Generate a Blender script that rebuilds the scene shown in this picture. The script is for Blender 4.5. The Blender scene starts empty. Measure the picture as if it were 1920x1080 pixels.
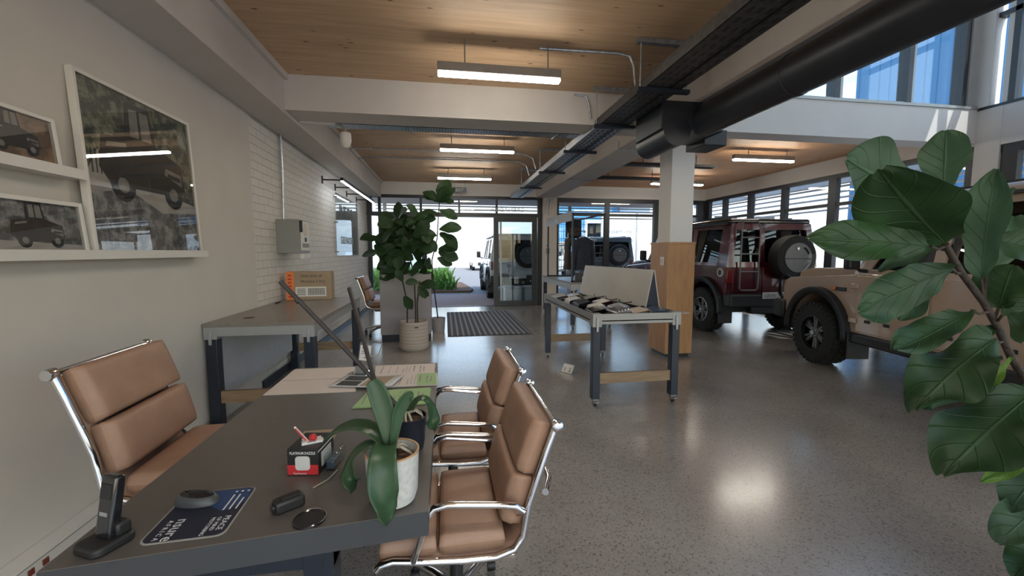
import bpy, bmesh, math, random
from mathutils import Vector, Matrix, Euler
random.seed(7)
S = bpy.context.scene
C = S.collection
PI = math.pi
R = math.radians

# ------------------------------------------------------------------ materials
def nodes(name):
    m = bpy.data.materials.new(name); m.use_nodes = True
    nt = m.node_tree; nt.nodes.clear()
    out = nt.nodes.new('ShaderNodeOutputMaterial')
    return m, nt, out

def N(nt, t, **kw):
    n = nt.nodes.new(t)
    for k, v in kw.items():
        if k in n.inputs: n.inputs[k].default_value = v
        else: setattr(n, k, v)
    return n

def mat(name, col, rough=.5, metal=0., var=.08, scale=12., bump=0., bscale=60., coat=0., spec=.5, emit=0., stretch=None):
    m, nt, out = nodes(name)
    p = nt.nodes.new('ShaderNodeBsdfPrincipled')
    p.inputs['Roughness'].default_value = rough
    p.inputs['Metallic'].default_value = metal
    p.inputs['Coat Weight'].default_value = coat
    p.inputs['Coat Roughness'].default_value = .06
    p.inputs['Specular IOR Level'].default_value = spec
    tc = nt.nodes.new('ShaderNodeTexCoord')
    vec = tc.outputs['Object']
    if stretch:
        mp = N(nt, 'ShaderNodeMapping'); mp.inputs['Scale'].default_value = stretch
        nt.links.new(vec, mp.inputs[0]); vec = mp.outputs[0]
    nz = N(nt, 'ShaderNodeTexNoise', Scale=scale, Detail=4.)
    nt.links.new(vec, nz.inputs['Vector'])
    rp = nt.nodes.new('ShaderNodeValToRGB')
    a = tuple(max(0, c * (1 - var)) for c in col) + (1,)
    b = tuple(min(1, c * (1 + var)) for c in col) + (1,)
    rp.color_ramp.elements[0].color = a; rp.color_ramp.elements[0].position = .3
    rp.color_ramp.elements[1].color = b; rp.color_ramp.elements[1].position = .7
    nt.links.new(nz.outputs['Fac'], rp.inputs[0])
    nt.links.new(rp.outputs[0], p.inputs['Base Color'])
    if emit:
        p.inputs['Emission Color'].default_value = col + (1,)
        p.inputs['Emission Strength'].default_value = emit
    if bump:
        n2 = N(nt, 'ShaderNodeTexNoise', Scale=bscale, Detail=3.)
        nt.links.new(vec, n2.inputs['Vector'])
        bp = N(nt, 'ShaderNodeBump', Strength=bump, Distance=.01)
        nt.links.new(n2.outputs['Fac'], bp.inputs['Height'])
        nt.links.new(bp.outputs[0], p.inputs['Normal'])
    nt.links.new(p.outputs[0], out.inputs[0])
    return m

def glass(name, tint=(.95, .97, .97), ior=1.45, refl=1.):
    m, nt, out = nodes(name)
    t = nt.nodes.new('ShaderNodeBsdfTransparent'); t.inputs[0].default_value = tint + (1,)
    g = nt.nodes.new('ShaderNodeBsdfGlossy'); g.inputs['Roughness'].default_value = .01
    fr = nt.nodes.new('ShaderNodeFresnel')
    ge = nt.nodes.new('ShaderNodeNewGeometry')      # thin sheet: the far face reflects like the near one
    mr = N(nt, 'ShaderNodeMapRange'); mr.inputs['To Min'].default_value = ior; mr.inputs['To Max'].default_value = 1/ior
    nt.links.new(ge.outputs['Backfacing'], mr.inputs['Value']); nt.links.new(mr.outputs[0], fr.inputs['IOR'])
    mu = N(nt, 'ShaderNodeMath', operation='MULTIPLY'); mu.inputs[1].default_value = refl
    mx = nt.nodes.new('ShaderNodeMixShader')
    nt.links.new(fr.outputs[0], mu.inputs[0]); nt.links.new(mu.outputs[0], mx.inputs[0])
    nt.links.new(t.outputs[0], mx.inputs[1]); nt.links.new(g.outputs[0], mx.inputs[2])
    nt.links.new(mx.outputs[0], out.inputs[0])
    return m

def emission(name, col, s):
    m, nt, out = nodes(name)
    e = nt.nodes.new('ShaderNodeEmission'); e.inputs[0].default_value = col + (1,); e.inputs[1].default_value = s
    nt.links.new(e.outputs[0], out.inputs[0])
    return m

def floor_mat():
    m, nt, out = nodes('terrazzo')
    p = nt.nodes.new('ShaderNodeBsdfPrincipled')
    tc = nt.nodes.new('ShaderNodeTexCoord')
    def chips(scale, lo, hi, seed):
        v = N(nt, 'ShaderNodeTexVoronoi', Scale=scale); nt.links.new(tc.outputs['Object'], v.inputs['Vector'])
        r = nt.nodes.new('ShaderNodeValToRGB'); r.color_ramp.elements[0].position = lo; r.color_ramp.elements[1].position = hi
        nt.links.new(v.outputs['Color'], r.inputs[0])
        return v, r
    base = N(nt, 'ShaderNodeTexNoise', Scale=1.6, Detail=6.); nt.links.new(tc.outputs['Object'], base.inputs['Vector'])
    br = nt.nodes.new('ShaderNodeValToRGB')
    br.color_ramp.elements[0].color = (.262, .234, .208, 1); br.color_ramp.elements[0].position = .3
    br.color_ramp.elements[1].color = (.345, .312, .28, 1); br.color_ramp.elements[1].position = .7
    nt.links.new(base.outputs['Fac'], br.inputs[0])
    v1 = N(nt, 'ShaderNodeTexVoronoi', Scale=120.); nt.links.new(tc.outputs['Object'], v1.inputs['Vector'])
    sep = nt.nodes.new('ShaderNodeSeparateColor'); nt.links.new(v1.outputs['Color'], sep.inputs[0])
    rd = nt.nodes.new('ShaderNodeValToRGB'); rd.color_ramp.interpolation = 'CONSTANT'
    rd.color_ramp.elements[0].color = (.30, .28, .26, 1)
    e = rd.color_ramp.elements[1]; e.position = .10; e.color = (1, 1, 1, 1)
    e = rd.color_ramp.elements.new(.62); e.color = (.84, .82, .79, 1)
    e = rd.color_ramp.elements.new(.8); e.color = (1.22, 1.2, 1.16, 1)
    nt.links.new(sep.outputs[0], rd.inputs[0])
    mx = N(nt, 'ShaderNodeMix', data_type='RGBA', blend_type='MULTIPLY'); mx.inputs[0].default_value = .55
    nt.links.new(br.outputs[0], mx.inputs[6]); nt.links.new(rd.outputs[0], mx.inputs[7])
    nt.links.new(mx.outputs[2], p.inputs['Base Color'])
    p.inputs['Roughness'].default_value = .24
    p.inputs['Specular IOR Level'].default_value = .6
    p.inputs['Coat Weight'].default_value = .6; p.inputs['Coat Roughness'].default_value = .17
    bp = N(nt, 'ShaderNodeBump', Strength=.04, Distance=.01)
    n2 = N(nt, 'ShaderNodeTexNoise', Scale=9.); nt.links.new(tc.outputs['Object'], n2.inputs['Vector'])
    nt.links.new(n2.outputs['Fac'], bp.inputs['Height']); nt.links.new(bp.outputs[0], p.inputs['Normal'])
    nt.links.new(p.outputs[0], out.inputs[0])
    return m

def pine_mat(name, c1, c2):
    m, nt, out = nodes(name)
    p = nt.nodes.new('ShaderNodeBsdfPrincipled'); p.inputs['Roughness'].default_value = .55
    tc = nt.nodes.new('ShaderNodeTexCoord')
    mp = N(nt, 'ShaderNodeMapping'); mp.inputs['Scale'].default_value = (.7, 9, 1)
    nt.links.new(tc.outputs['Object'], mp.inputs[0])
    nz = N(nt, 'ShaderNodeTexNoise', Scale=2.2, Detail=6., Distortion=.6); nt.links.new(mp.outputs[0], nz.inputs['Vector'])
    rp = nt.nodes.new('ShaderNodeValToRGB')
    rp.color_ramp.elements[0].color = c1 + (1,); rp.color_ramp.elements[0].position = .3
    rp.color_ramp.elements[1].color = c2 + (1,); rp.color_ramp.elements[1].position = .72
    nt.links.new(nz.outputs['Fac'], rp.inputs[0])
    # knots
    m2 = N(nt, 'ShaderNodeMapping'); m2.inputs['Scale'].default_value = (1.5, 4.2, 1); nt.links.new(tc.outputs['Object'], m2.inputs[0])
    wz = N(nt, 'ShaderNodeTexNoise', Scale=5.); nt.links.new(tc.outputs['Object'], wz.inputs['Vector'])
    vo = N(nt, 'ShaderNodeTexVoronoi', Scale=2.6); nt.links.new(m2.outputs[0], vo.inputs['Vector'])
    kr = nt.nodes.new('ShaderNodeValToRGB')
    kr.color_ramp.elements[0].color = (.16, .09, .06, 1); kr.color_ramp.elements[0].position = .06
    kr.color_ramp.elements[1].color = (1, 1, 1, 1); kr.color_ramp.elements[1].position = .13
    nt.links.new(vo.outputs['Distance'], kr.inputs[0])
    # board joints every 0.2 m across y, panel joints wider
    sx = nt.nodes.new('ShaderNodeSeparateXYZ'); nt.links.new(tc.outputs['Object'], sx.inputs[0])
    fm = N(nt, 'ShaderNodeMath', operation='FRACT'); mu = N(nt, 'ShaderNodeMath', operation='MULTIPLY'); mu.inputs[1].default_value = 5.2
    nt.links.new(sx.outputs[1], mu.inputs[0]); nt.links.new(mu.outputs[0], fm.inputs[0])
    jr = nt.nodes.new('ShaderNodeValToRGB')
    jr.color_ramp.elements[0].color = (.8, .76, .72, 1); jr.color_ramp.elements[0].position = .0
    jr.color_ramp.elements[1].color = (1, 1, 1, 1); jr.color_ramp.elements[1].position = .03
    nt.links.new(fm.outputs[0], jr.inputs[0])
    a = N(nt, 'ShaderNodeMix', data_type='RGBA', blend_type='MULTIPLY'); a.inputs[0].default_value = .95
    nt.links.new(rp.outputs[0], a.inputs[6]); nt.links.new(kr.outputs[0], a.inputs[7])
    b = N(nt, 'ShaderNodeMix', data_type='RGBA', blend_type='MULTIPLY'); b.inputs[0].default_value = .6
    nt.links.new(a.outputs[2], b.inputs[6]); nt.links.new(jr.outputs[0], b.inputs[7])
    nt.links.new(b.outputs[2], p.inputs['Base Color'])
    nt.links.new(p.outputs[0], out.inputs[0])
    return m

def brick_mat():
    m, nt, out = nodes('painted_brick')
    p = nt.nodes.new('ShaderNodeBsdfPrincipled'); p.inputs['Roughness'].default_value = .6
    tc = nt.nodes.new('ShaderNodeTexCoord'); sx = nt.nodes.new('ShaderNodeSeparateXYZ'); cx = nt.nodes.new('ShaderNodeCombineXYZ')
    nt.links.new(tc.outputs['Object'], sx.inputs[0]); nt.links.new(sx.outputs[1], cx.inputs[0]); nt.links.new(sx.outputs[2], cx.inputs[1])
    wn = N(nt, 'ShaderNodeTexNoise', Scale=5.); nt.links.new(tc.outputs['Object'], wn.inputs['Vector'])
    av = N(nt, 'ShaderNodeVectorMath', operation='MULTIPLY_ADD'); av.inputs[1].default_value = (.02, .02, 0)
    nt.links.new(wn.outputs['Color'], av.inputs[0]); nt.links.new(cx.outputs[0], av.inputs[2])
    b = nt.nodes.new('ShaderNodeTexBrick'); nt.links.new(av.outputs[0], b.inputs['Vector'])
    b.inputs['Color1'].default_value = (.64, .622, .59, 1); b.inputs['Color2'].default_value = (.69, .67, .635, 1)
    b.inputs['Mortar'].default_value = (.47, .455, .43, 1)
    b.inputs['Scale'].default_value = 1.; b.inputs['Brick Width'].default_value = .235; b.inputs['Row Height'].default_value = .086
    b.inputs['Mortar Size'].default_value = .0045; b.inputs['Mortar Smooth'].default_value = .6
    nt.links.new(b.outputs['Color'], p.inputs['Base Color'])
    bp = N(nt, 'ShaderNodeBump', Strength=.55, Distance=.012); bp.invert = True
    nt.links.new(b.outputs['Fac'], bp.inputs['Height']); nt.links.new(bp.outputs[0], p.inputs['Normal'])
    nt.links.new(p.outputs[0], out.inputs[0])
    return m

def stripe_mat(name, ca, cb, axis, freq, duty=.5, rough=.7):
    m, nt, out = nodes(name)
    p = nt.nodes.new('ShaderNodeBsdfPrincipled'); p.inputs['Roughness'].default_value = rough
    tc = nt.nodes.new('ShaderNodeTexCoord'); sx = nt.nodes.new('ShaderNodeSeparateXYZ'); nt.links.new(tc.outputs['Object'], sx.inputs[0])
    mu = N(nt, 'ShaderNodeMath', operation='MULTIPLY'); mu.inputs[1].default_value = freq
    fr = N(nt, 'ShaderNodeMath', operation='FRACT'); gt = N(nt, 'ShaderNodeMath', operation='GREATER_THAN'); gt.inputs[1].default_value = duty
    nt.links.new(sx.outputs[axis], mu.inputs[0]); nt.links.new(mu.outputs[0], fr.inputs[0]); nt.links.new(fr.outputs[0], gt.inputs[0])
    mx = N(nt, 'ShaderNodeMix', data_type='RGBA'); mx.inputs[6].default_value = ca + (1,); mx.inputs[7].default_value = cb + (1,)
    nt.links.new(gt.outputs[0], mx.inputs[0]); nt.links.new(mx.outputs[2], p.inputs['Base Color'])
    bp = N(nt, 'ShaderNodeBump', Strength=.4, Distance=.01); nt.links.new(gt.outputs[0], bp.inputs['Height']); nt.links.new(bp.outputs[0], p.inputs['Normal'])
    nt.links.new(p.outputs[0], out.inputs[0])
    return m

def leaf_mat(name, c_dark, c_light, vein, k=9., rough=.5, trans=.2):
    m, nt, out = nodes(name)
    p = nt.nodes.new('ShaderNodeBsdfPrincipled'); p.inputs['Roughness'].default_value = rough; p.inputs['Specular IOR Level'].default_value = .35
    uv = nt.nodes.new('ShaderNodeUVMap'); sx = nt.nodes.new('ShaderNodeSeparateXYZ'); nt.links.new(uv.outputs[0], sx.inputs[0])
    # v centred
    sb = N(nt, 'ShaderNodeMath', operation='SUBTRACT'); sb.inputs[1].default_value = .5; nt.links.new(sx.outputs[1], sb.inputs[0])
    ab = N(nt, 'ShaderNodeMath', operation='ABSOLUTE'); nt.links.new(sb.outputs[0], ab.inputs[0])
    ml = N(nt, 'ShaderNodeMath', operation='MULTIPLY'); ml.inputs[1].default_value = .55; nt.links.new(ab.outputs[0], ml.inputs[0])
    su = N(nt, 'ShaderNodeMath', operation='SUBTRACT'); nt.links.new(sx.outputs[0], su.inputs[0]); nt.links.new(ml.outputs[0], su.inputs[1])
    mk = N(nt, 'ShaderNodeMath', operation='MULTIPLY'); mk.inputs[1].default_value = k; nt.links.new(su.outputs[0], mk.inputs[0])
    fr = N(nt, 'ShaderNodeMath', operation='PINGPONG'); fr.inputs[1].default_value = .5; nt.links.new(mk.outputs[0], fr.inputs[0])
    r1 = nt.nodes.new('ShaderNodeValToRGB'); r1.color_ramp.elements[0].color = (1, 1, 1, 1); r1.color_ramp.elements[1].color = (0, 0, 0, 1); r1.color_ramp.elements[1].position = .055
    nt.links.new(fr.outputs[0], r1.inputs[0])
    r2 = nt.nodes.new('ShaderNodeValToRGB'); r2.color_ramp.elements[0].color = (1, 1, 1, 1); r2.color_ramp.elements[0].position = .008; r2.color_ramp.elements[1].color = (0, 0, 0, 1); r2.color_ramp.elements[1].position = .03
    nt.links.new(ab.outputs[0], r2.inputs[0])
    mxm = N(nt, 'ShaderNodeMath', operation='MAXIMUM'); nt.links.new(r1.outputs[0], mxm.inputs[0]); nt.links.new(r2.outputs[0], mxm.inputs[1])
    ms = N(nt, 'ShaderNodeMath', operation='MULTIPLY'); ms.inputs[1].default_value = .28; nt.links.new(mxm.outputs[0], ms.inputs[0])
    nz = N(nt, 'ShaderNodeTexNoise', Scale=9., Detail=3.)
    tc = nt.nodes.new('ShaderNodeTexCoord'); nt.links.new(tc.outputs['Object'], nz.inputs['Vector'])
    rp = nt.nodes.new('ShaderNodeValToRGB'); rp.color_ramp.elements[0].color = c_dark + (1,); rp.color_ramp.elements[0].position = .35
    rp.color_ramp.elements[1].color = c_light + (1,); rp.color_ramp.elements[1].position = .7
    nt.links.new(nz.outputs['Fac'], rp.inputs[0])
    mx = N(nt, 'ShaderNodeMix', data_type='RGBA'); mx.inputs[7].default_value = vein + (1,)
    nt.links.new(ms.outputs[0], mx.inputs[0]); nt.links.new(rp.outputs[0], mx.inputs[6])
    nt.links.new(mx.outputs[2], p.inputs['Base Color'])
    bp = N(nt, 'ShaderNodeBump', Strength=.6, Distance=.005); bp.invert = True
    nt.links.new(mxm.outputs[0], bp.inputs['Height']); nt.links.new(bp.outputs[0], p.inputs['Normal'])
    tr = nt.nodes.new('ShaderNodeBsdfTranslucent'); nt.links.new(mx.outputs[2], tr.inputs[0])
    ms2 = nt.nodes.new('ShaderNodeMixShader'); ms2.inputs[0].default_value = trans
    nt.links.new(p.outputs[0], ms2.inputs[1]); nt.links.new(tr.outputs[0], ms2.inputs[2])
    nt.links.new(ms2.outputs[0], out.inputs[0])
    return m

def foliage_photo_mat(name, dark, light, scale, split=None):
    """print of a thicket: blotchy noise"""
    m, nt, out = nodes(name)
    p = nt.nodes.new('ShaderNodeBsdfPrincipled'); p.inputs['Roughness'].default_value = .5
    tc = nt.nodes.new('ShaderNodeTexCoord')
    nz = N(nt, 'ShaderNodeTexNoise', Scale=scale, Detail=8., Roughness=.7); nt.links.new(tc.outputs['Object'], nz.inputs['Vector'])
    rp = nt.nodes.new('ShaderNodeValToRGB'); rp.color_ramp.elements[0].color = dark + (1,); rp.color_ramp.elements[0].position = .45
    rp.color_ramp.elements[1].color = light + (1,); rp.color_ramp.elements[1].position = .60
    nt.links.new(nz.outputs['Fac'], rp.inputs[0]); nt.links.new(rp.outputs[0], p.inputs['Base Color'])
    nt.links.new(p.outputs[0], out.inputs[0])
    return m

M = {}
M['plaster'] = mat('white_plaster', (.60, .572, .535), .7, var=.03, scale=3, bump=.08, bscale=40)
M['paint'] = mat('white_paint', (.78, .765, .745), .6, var=.02, scale=4, bump=.03)
M['concrete'] = mat('painted_concrete', (.66, .63, .605), .65, var=.04, scale=3, bump=.06, bscale=30)
M['brick'] = brick_mat()
M['floor'] = floor_mat()
M['pine'] = pine_mat('pine_ceiling', (.54, .355, .215), (.69, .49, .315))
M['pine_daylit'] = pine_mat('pine_ceiling_daylit', (.58, .31, .15), (.74, .44, .235))  # same pine, daylight on the right bay put into a more orange colour
M['frame'] = mat('dark_aluminium', (.045, .05, .058), .4, .3, var=.05)
M['alu'] = mat('grey_aluminium', (.38, .385, .39), .42, .4, var=.04)
M['pane'] = glass('window_glass')
M['tint'] = glass('door_glass', (.72, .79, .84))
M['pglass'] = glass('picture_glass', (.90, .90, .90), 1.5, 1.3)
M['acrylic'] = glass('acrylic', (.93, .96, .96), 1.5, 1.6)
M['carglass'] = glass('car_glass', (.16, .18, .19), 1.5, 1.5)
M['carglass2'] = glass('car_glass_dark', (.05, .055, .06), 1.5, 1.5)
M['leather'] = mat('tan_leather', (.36, .212, .143), .5, var=.10, scale=9, bump=.12, bscale=160)
M['stitch'] = mat('dark_stitching', (.10, .05, .03), .7)
M['chrome'] = mat('chrome', (.78, .78, .79), .09, 1., var=.01)
M['steel'] = mat('brushed_steel', (.31, .305, .295), .45, .45, var=.08, scale=6, stretch=(1, 1, 14))
M['galv'] = mat('galvanised_steel', (.42, .46, .52), .36, .75, var=.25, scale=25)
M['trayblk'] = mat('grey_cable_tray', (.085, .088, .092), .42, .6, var=.25, scale=20)
M['black'] = mat('black_plastic', (.018, .018, .019), .45, var=.1)
M['blackg'] = mat('black_gloss', (.012, .012, .014), .15, var=.05, coat=.5)
M['rubber'] = mat('tyre_rubber', (.016, .016, .016), .75, var=.15, bump=.15, bscale=80)
M['duct'] = mat('black_duct', (.024, .028, .036), .42, .1, var=.12, scale=5)
M['desk'] = mat('dark_grey_laminate', (.115, .103, .092), .34, var=.06, scale=30)
M['deskedge'] = mat('slate_edge', (.048, .052, .058), .4, var=.05)
M['counter'] = mat('grey_stone_laminate', (.23, .205, .18), .32, var=.07, scale=25)
M['navy'] = mat('blue_black_powdercoat', (.020, .026, .040), .4, .2, var=.06)
M['oak'] = mat('oak_veneer', (.46, .25, .115), .45, var=.16, scale=5, stretch=(7, 7, .7))
M['wood'] = mat('timber_rail', (.30, .20, .12), .5, var=.18, scale=5, stretch=(1, 8, 8))
M['frosty'] = mat('modesty_panel', (.55, .58, .62), .5, var=.03)
M['board'] = mat('grey_board', (.50, .47, .43), .3, .15, var=.07, scale=3)
M['white'] = mat('white_lacquer', (.72, .70, .67), .45, var=.02)
M['paper'] = mat('paper', (.68, .60, .54), .8, var=.02)
M['green'] = mat('green_paper', (.36, .53, .25), .8, var=.03)
M['ink'] = mat('ink', (.05, .05, .055), .7)
M['dim'] = mat('grey_ink', (.28, .28, .27), .7)
M['socket'] = mat('brown_socket', (.16, .035, .02), .5)
M['card'] = mat('cardboard', (.36, .27, .19), .75, var=.05)
M['orange'] = mat('orange_print', (.75, .22, .05), .6)
M['redp'] = mat('red_print', (.55, .03, .035), .45)
M['greybox'] = mat('grey_enamel', (.26, .27, .275), .4, var=.03)
M['lamp'] = emission('lamp_diffuser', (1., .93, .80), 34.)
M['lampw'] = emission('led_strip', (.92, .96, 1.), 14.)
M['lampbody'] = mat('lamp_body', (.30, .29, .28), .4, .3)
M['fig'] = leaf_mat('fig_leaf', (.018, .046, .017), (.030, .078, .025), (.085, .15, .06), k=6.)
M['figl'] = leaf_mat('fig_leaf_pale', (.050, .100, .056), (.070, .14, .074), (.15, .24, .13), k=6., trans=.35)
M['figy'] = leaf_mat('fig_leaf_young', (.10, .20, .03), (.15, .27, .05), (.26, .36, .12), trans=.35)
M['orchid'] = leaf_mat('orchid_leaf', (.018, .055, .026), (.028, .080, .036), (.09, .15, .07), k=0., rough=.3, trans=.1)
M['bark'] = mat('bark', (.048, .035, .027), .8, var=.3, scale=30, bump=.5)
M['stem'] = mat('dry_flower_stem', (.040, .034, .034), .6, var=.2, scale=40)
M['root'] = mat('pale_root', (.42, .38, .29), .7, var=.1)
M['soil'] = mat('bark_chips', (.11, .065, .04), .9, var=.5, scale=60, bump=1., bscale=60)
M['terra'] = mat('clay_rim', (.55, .34, .19), .6)
M['potw'] = mat('speckled_white_pot', (.60, .60, .58), .5, var=.12, scale=70, bump=.15)
M['basket'] = stripe_mat('woven_basket', (.40, .33, .28), (.50, .43, .37), 2, 19., .22)
M['planter'] = mat('planter_board', (.32, .30, .31), .6, var=.03)
M['mat'] = stripe_mat('striped_mat', (.055, .06, .075), (.22, .22, .245), 0, 10.2, .62, .95)
M['rubmat'] = mat('mat_border', (.03, .03, .035), .8)
M['maroon'] = mat('maroon_paint', (.085, .008, .013), .3, .35, var=.05, coat=1.)
M['sand'] = mat('sand_paint', (.44, .325, .245), .38, 0, var=.02, coat=.8)
M['silver'] = mat('silver_paint', (.55, .56, .56), .35, .3, var=.02, coat=.8)
M['bluecar'] = mat('dusk_blue_paint', (.045, .075, .11), .35, .2, var=.02, coat=.8)
M['whitecar'] = mat('white_car_paint', (.75, .75, .74), .35, 0, var=.02, coat=.8)
M['rimdark'] = mat('dark_alloy', (.03, .03, .032), .3, .7)
M['rimgrey'] = mat('gunmetal_alloy', (.17, .17, .175), .35, .3)
M['rimlight'] = mat('silver_alloy', (.5, .5, .5), .25, .9)
M['cover'] = mat('grey_wheel_cover', (.13, .13, .135), .4, .2)
M['lampred'] = mat('red_lens', (.16, .006, .006), .2, coat=1.)
M['lamporange'] = mat('amber_lens', (.7, .16, .03), .2, coat=1.)
M['plate'] = mat('plate_face', (.62, .62, .60), .4)
M['grass'] = mat('verge_grass', (.075, .19, .035), .7, var=.4, scale=8)
M['asphalt'] = mat('asphalt', (.20, .20, .20), .85, var=.1, scale=6)
M['paving'] = mat('brick_paving', (.32, .225, .20), .85, var=.18, scale=14)
M['forecourt'] = mat('pale_concrete', (.48, .47, .45), .85, var=.06, scale=2)
M['kerb'] = mat('kerb_stone', (.42, .41, .40), .8)
M['bwhite'] = mat('building_white', (.66, .67, .67), .8, var=.03, scale=2)
M['bblue'] = stripe_mat('blue_cladding', (.04, .14, .30), (.07, .215, .42), 1, 3.2, .12, .5)
M['bblue2'] = mat('blue_wall', (.07, .27, .55), .6, var=.04)
M['louvre'] = mat('white_louvre', (.62, .62, .62), .5)
M['soffit'] = mat('soffit', (.56, .55, .54), .7)
M['cloth'] = mat('dark_cloth', (.03, .035, .055), .9, var=.15, bump=.2)
M['cap'] = mat('brown_cap_cloth', (.075, .06, .06), .9, var=.15)
M['padblue'] = mat('mouse_pad_print', (.012, .016, .035), .5, var=.1)
M['padblue2'] = mat('mouse_pad_blue', (.02, .055, .15), .5, var=.2, scale=14)
M['padedge'] = mat('pad_edge', (.32, .31, .29), .7)
M['mouse'] = mat('grey_mouse_shell', (.055, .062, .065), .4)
M['letter'] = mat('white_lettering', (.7, .7, .7), .6)
M['sky_print'] = mat('print_pale', (.62, .59, .55), .6, var=.15, scale=5)
M['thicket'] = foliage_photo_mat('print_thicket', (.02, .03, .015), (.34, .37, .26), 13.)
M['water'] = foliage_photo_mat('print_splash', (.12, .125, .13), (.50, .50, .50), 14.)
M['sepia'] = foliage_photo_mat('print_sepia', (.20, .12, .08), (.46, .31, .20), 11.)
M['truckdark'] = mat('print_truck', (.035, .037, .04), .6, var=.3, scale=20)
M['trucklite'] = mat('print_truck_pale', (.36, .35, .33), .6, var=.2, scale=20)

# ------------------------------------------------------------------ mesh builder
class MB:
    def __init__(s): s.v = []; s.f = []; s.m = []; s.uv = {}
    def add(s, vs, fs, m=0, xf=None):
        b = len(s.v)
        for p in vs:
            p = Vector(p)
            s.v.append(xf @ p if xf else p)
        for f in fs: s.f.append([b + i for i in f]); s.m.append(m)
        return b
    def box(s, x0, x1, y0, y1, z0, z1, m=0, xf=None):
        if x0 > x1: x0, x1 = x1, x0
        if y0 > y1: y0, y1 = y1, y0
        if z0 > z1: z0, z1 = z1, z0
        vs = [(x0,y0,z0),(x1,y0,z0),(x1,y1,z0),(x0,y1,z0),(x0,y0,z1),(x1,y0,z1),(x1,y1,z1),(x0,y1,z1)]
        s.add(vs, [(0,3,2,1),(4,5,6,7),(0,1,5,4),(1,2,6,5),(2,3,7,6),(3,0,4,7)], m, xf); return s
    def tube(s, pts, r, seg=8, m=0, closed=False, r2=None, cap=True):
        P = [Vector(p) for p in pts]; n = len(P)
        rings = []; prev = None
        for i in range(n):
            if closed: t = (P[(i+1) % n] - P[i-1])
            elif i == 0: t = P[1] - P[0]
            elif i == n-1: t = P[-1] - P[-2]
            else: t = (P[i+1]-P[i]).normalized() + (P[i]-P[i-1]).normalized()
            t.normalize()
            if prev is None:
                a = Vector((0,0,1)) if abs(t.z) < .9 else Vector((1,0,0))
                u = t.cross(a).normalized()
            else:
                u = (prev - t*prev.dot(t)).normalized()
            prev = u; w = t.cross(u)
            rr = r if r2 is None else r + (r2-r)*i/(n-1)
            rings.append([P[i] + (u*math.cos(2*PI*k/seg) + w*math.sin(2*PI*k/seg))*rr for k in range(seg)])
        vs = [v for g in rings for v in g]; fs = []
        for i in range(n if closed else n-1):
            j = (i+1) % n
            for k in range(seg):
                l = (k+1) % seg
                fs.append((i*seg+k, i*seg+l, j*seg+l, j*seg+k))
        if cap and not closed:
            fs.append(tuple(range(seg-1, -1, -1))); fs.append(tuple((n-1)*seg+k for k in range(seg)))
        s.add(vs, fs, m); return s
    def cyl(s, p, q, r, seg=16, m=0, r2=None): return s.tube([p, q], r, seg, m, r2=r2)
    def lathe(s, prof, seg=28, c=(0,0,0), axis='z', m=0, cap=False):
        c = Vector(c); vs = []; n = len(prof)
        for (r, h) in prof:
            for k in range(seg):
                a = 2*PI*k/seg; x, y = r*math.cos(a), r*math.sin(a)
                p = {'z': Vector((x,y,h)), 'x': Vector((h,x,y)), 'y': Vector((y,h,x))}[axis]
                vs.append(c+p)
        fs = []
        for i in range(n-1):
            for k in range(seg):
                l = (k+1) % seg
                fs.append((i*seg+k, i*seg+l, (i+1)*seg+l, (i+1)*seg+k))
        if cap and prof[0][0] > 1e-5: fs.append(tuple(range(seg-1, -1, -1)))
        if cap and prof[-1][0] > 1e-5: fs.append(tuple((n-1)*seg+k for k in range(seg)))
        s.add(vs, fs, m); return s
    def prism(s, poly, lo, hi, axis='x', m=0, xf=None):
        n = len(poly)
        def P(a, b, h): return {'x': (h,a,b), 'y': (a,h,b), 'z': (a,b,h)}[axis]
        vs = [P(a,b,lo) for a,b in poly] + [P(a,b,hi) for a,b in poly]
        fs = [tuple(range(n-1,-1,-1)), tuple(range(n, 2*n))] + [(i, (i+1)%n, n+(i+1)%n, n+i) for i in range(n)]
        s.add(vs, fs, m, xf); return s
    def sheet(s, fn, nu, nv, m=0, uv=False, closeu=False):
        vs = [fn(i/nu, j/nv) for i in range(nu+1) for j in range(nv+1)]
        fs = []; b0 = len(s.f)
        for i in range(nu):
            for j in range(nv):
                fs.append((i*(nv+1)+j, (i+1)*(nv+1)+j, (i+1)*(nv+1)+j+1, i*(nv+1)+j+1))
        s.add(vs, fs, m)
        if uv:
            q = 0
            for i in range(nu):
                for j in range(nv):
                    s.uv[b0+q] = [(i/nu,j/nv),((i+1)/nu,j/nv),((i+1)/nu,(j+1)/nv),(i/nu,(j+1)/nv)]; q += 1
        return s
    def build(s, name, mats, parent=None, smooth=False, bevel=0, seg=2, sub=0, solid=0, loc=None, rot=None, angle=40, fix=True):
        me = bpy.data.meshes.new(name)
        me.from_pydata([tuple(v) for v in s.v], [], s.f)
        if not isinstance(mats, (list, tuple)): mats = [mats]
        for k in mats: me.materials.append(M[k] if isinstance(k, str) else k)
        for i, p in enumerate(me.polygons): p.material_index = s.m[i]
        if s.uv:
            l = me.uv_layers.new(name='UVMap')
            for i, p in enumerate(me.polygons):
                if i in s.uv:
                    for q, li in enumerate(p.loop_indices): l.data[li].uv = s.uv[i][q]
        elif fix:
            bm = bmesh.new(); bm.from_mesh(me); bmesh.ops.recalc_face_normals(bm, faces=bm.faces); bm.to_mesh(me); bm.free()
        o = bpy.data.objects.new(name, me); C.objects.link(o)
        if parent: o.parent = parent
        if loc: o.location = loc
        if rot: o.rotation_euler = rot
        if bevel:
            b = o.modifiers.new('bevel', 'BEVEL'); b.width = bevel; b.segments = seg; b.limit_method = 'ANGLE'; b.angle_limit = R(35)
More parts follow.
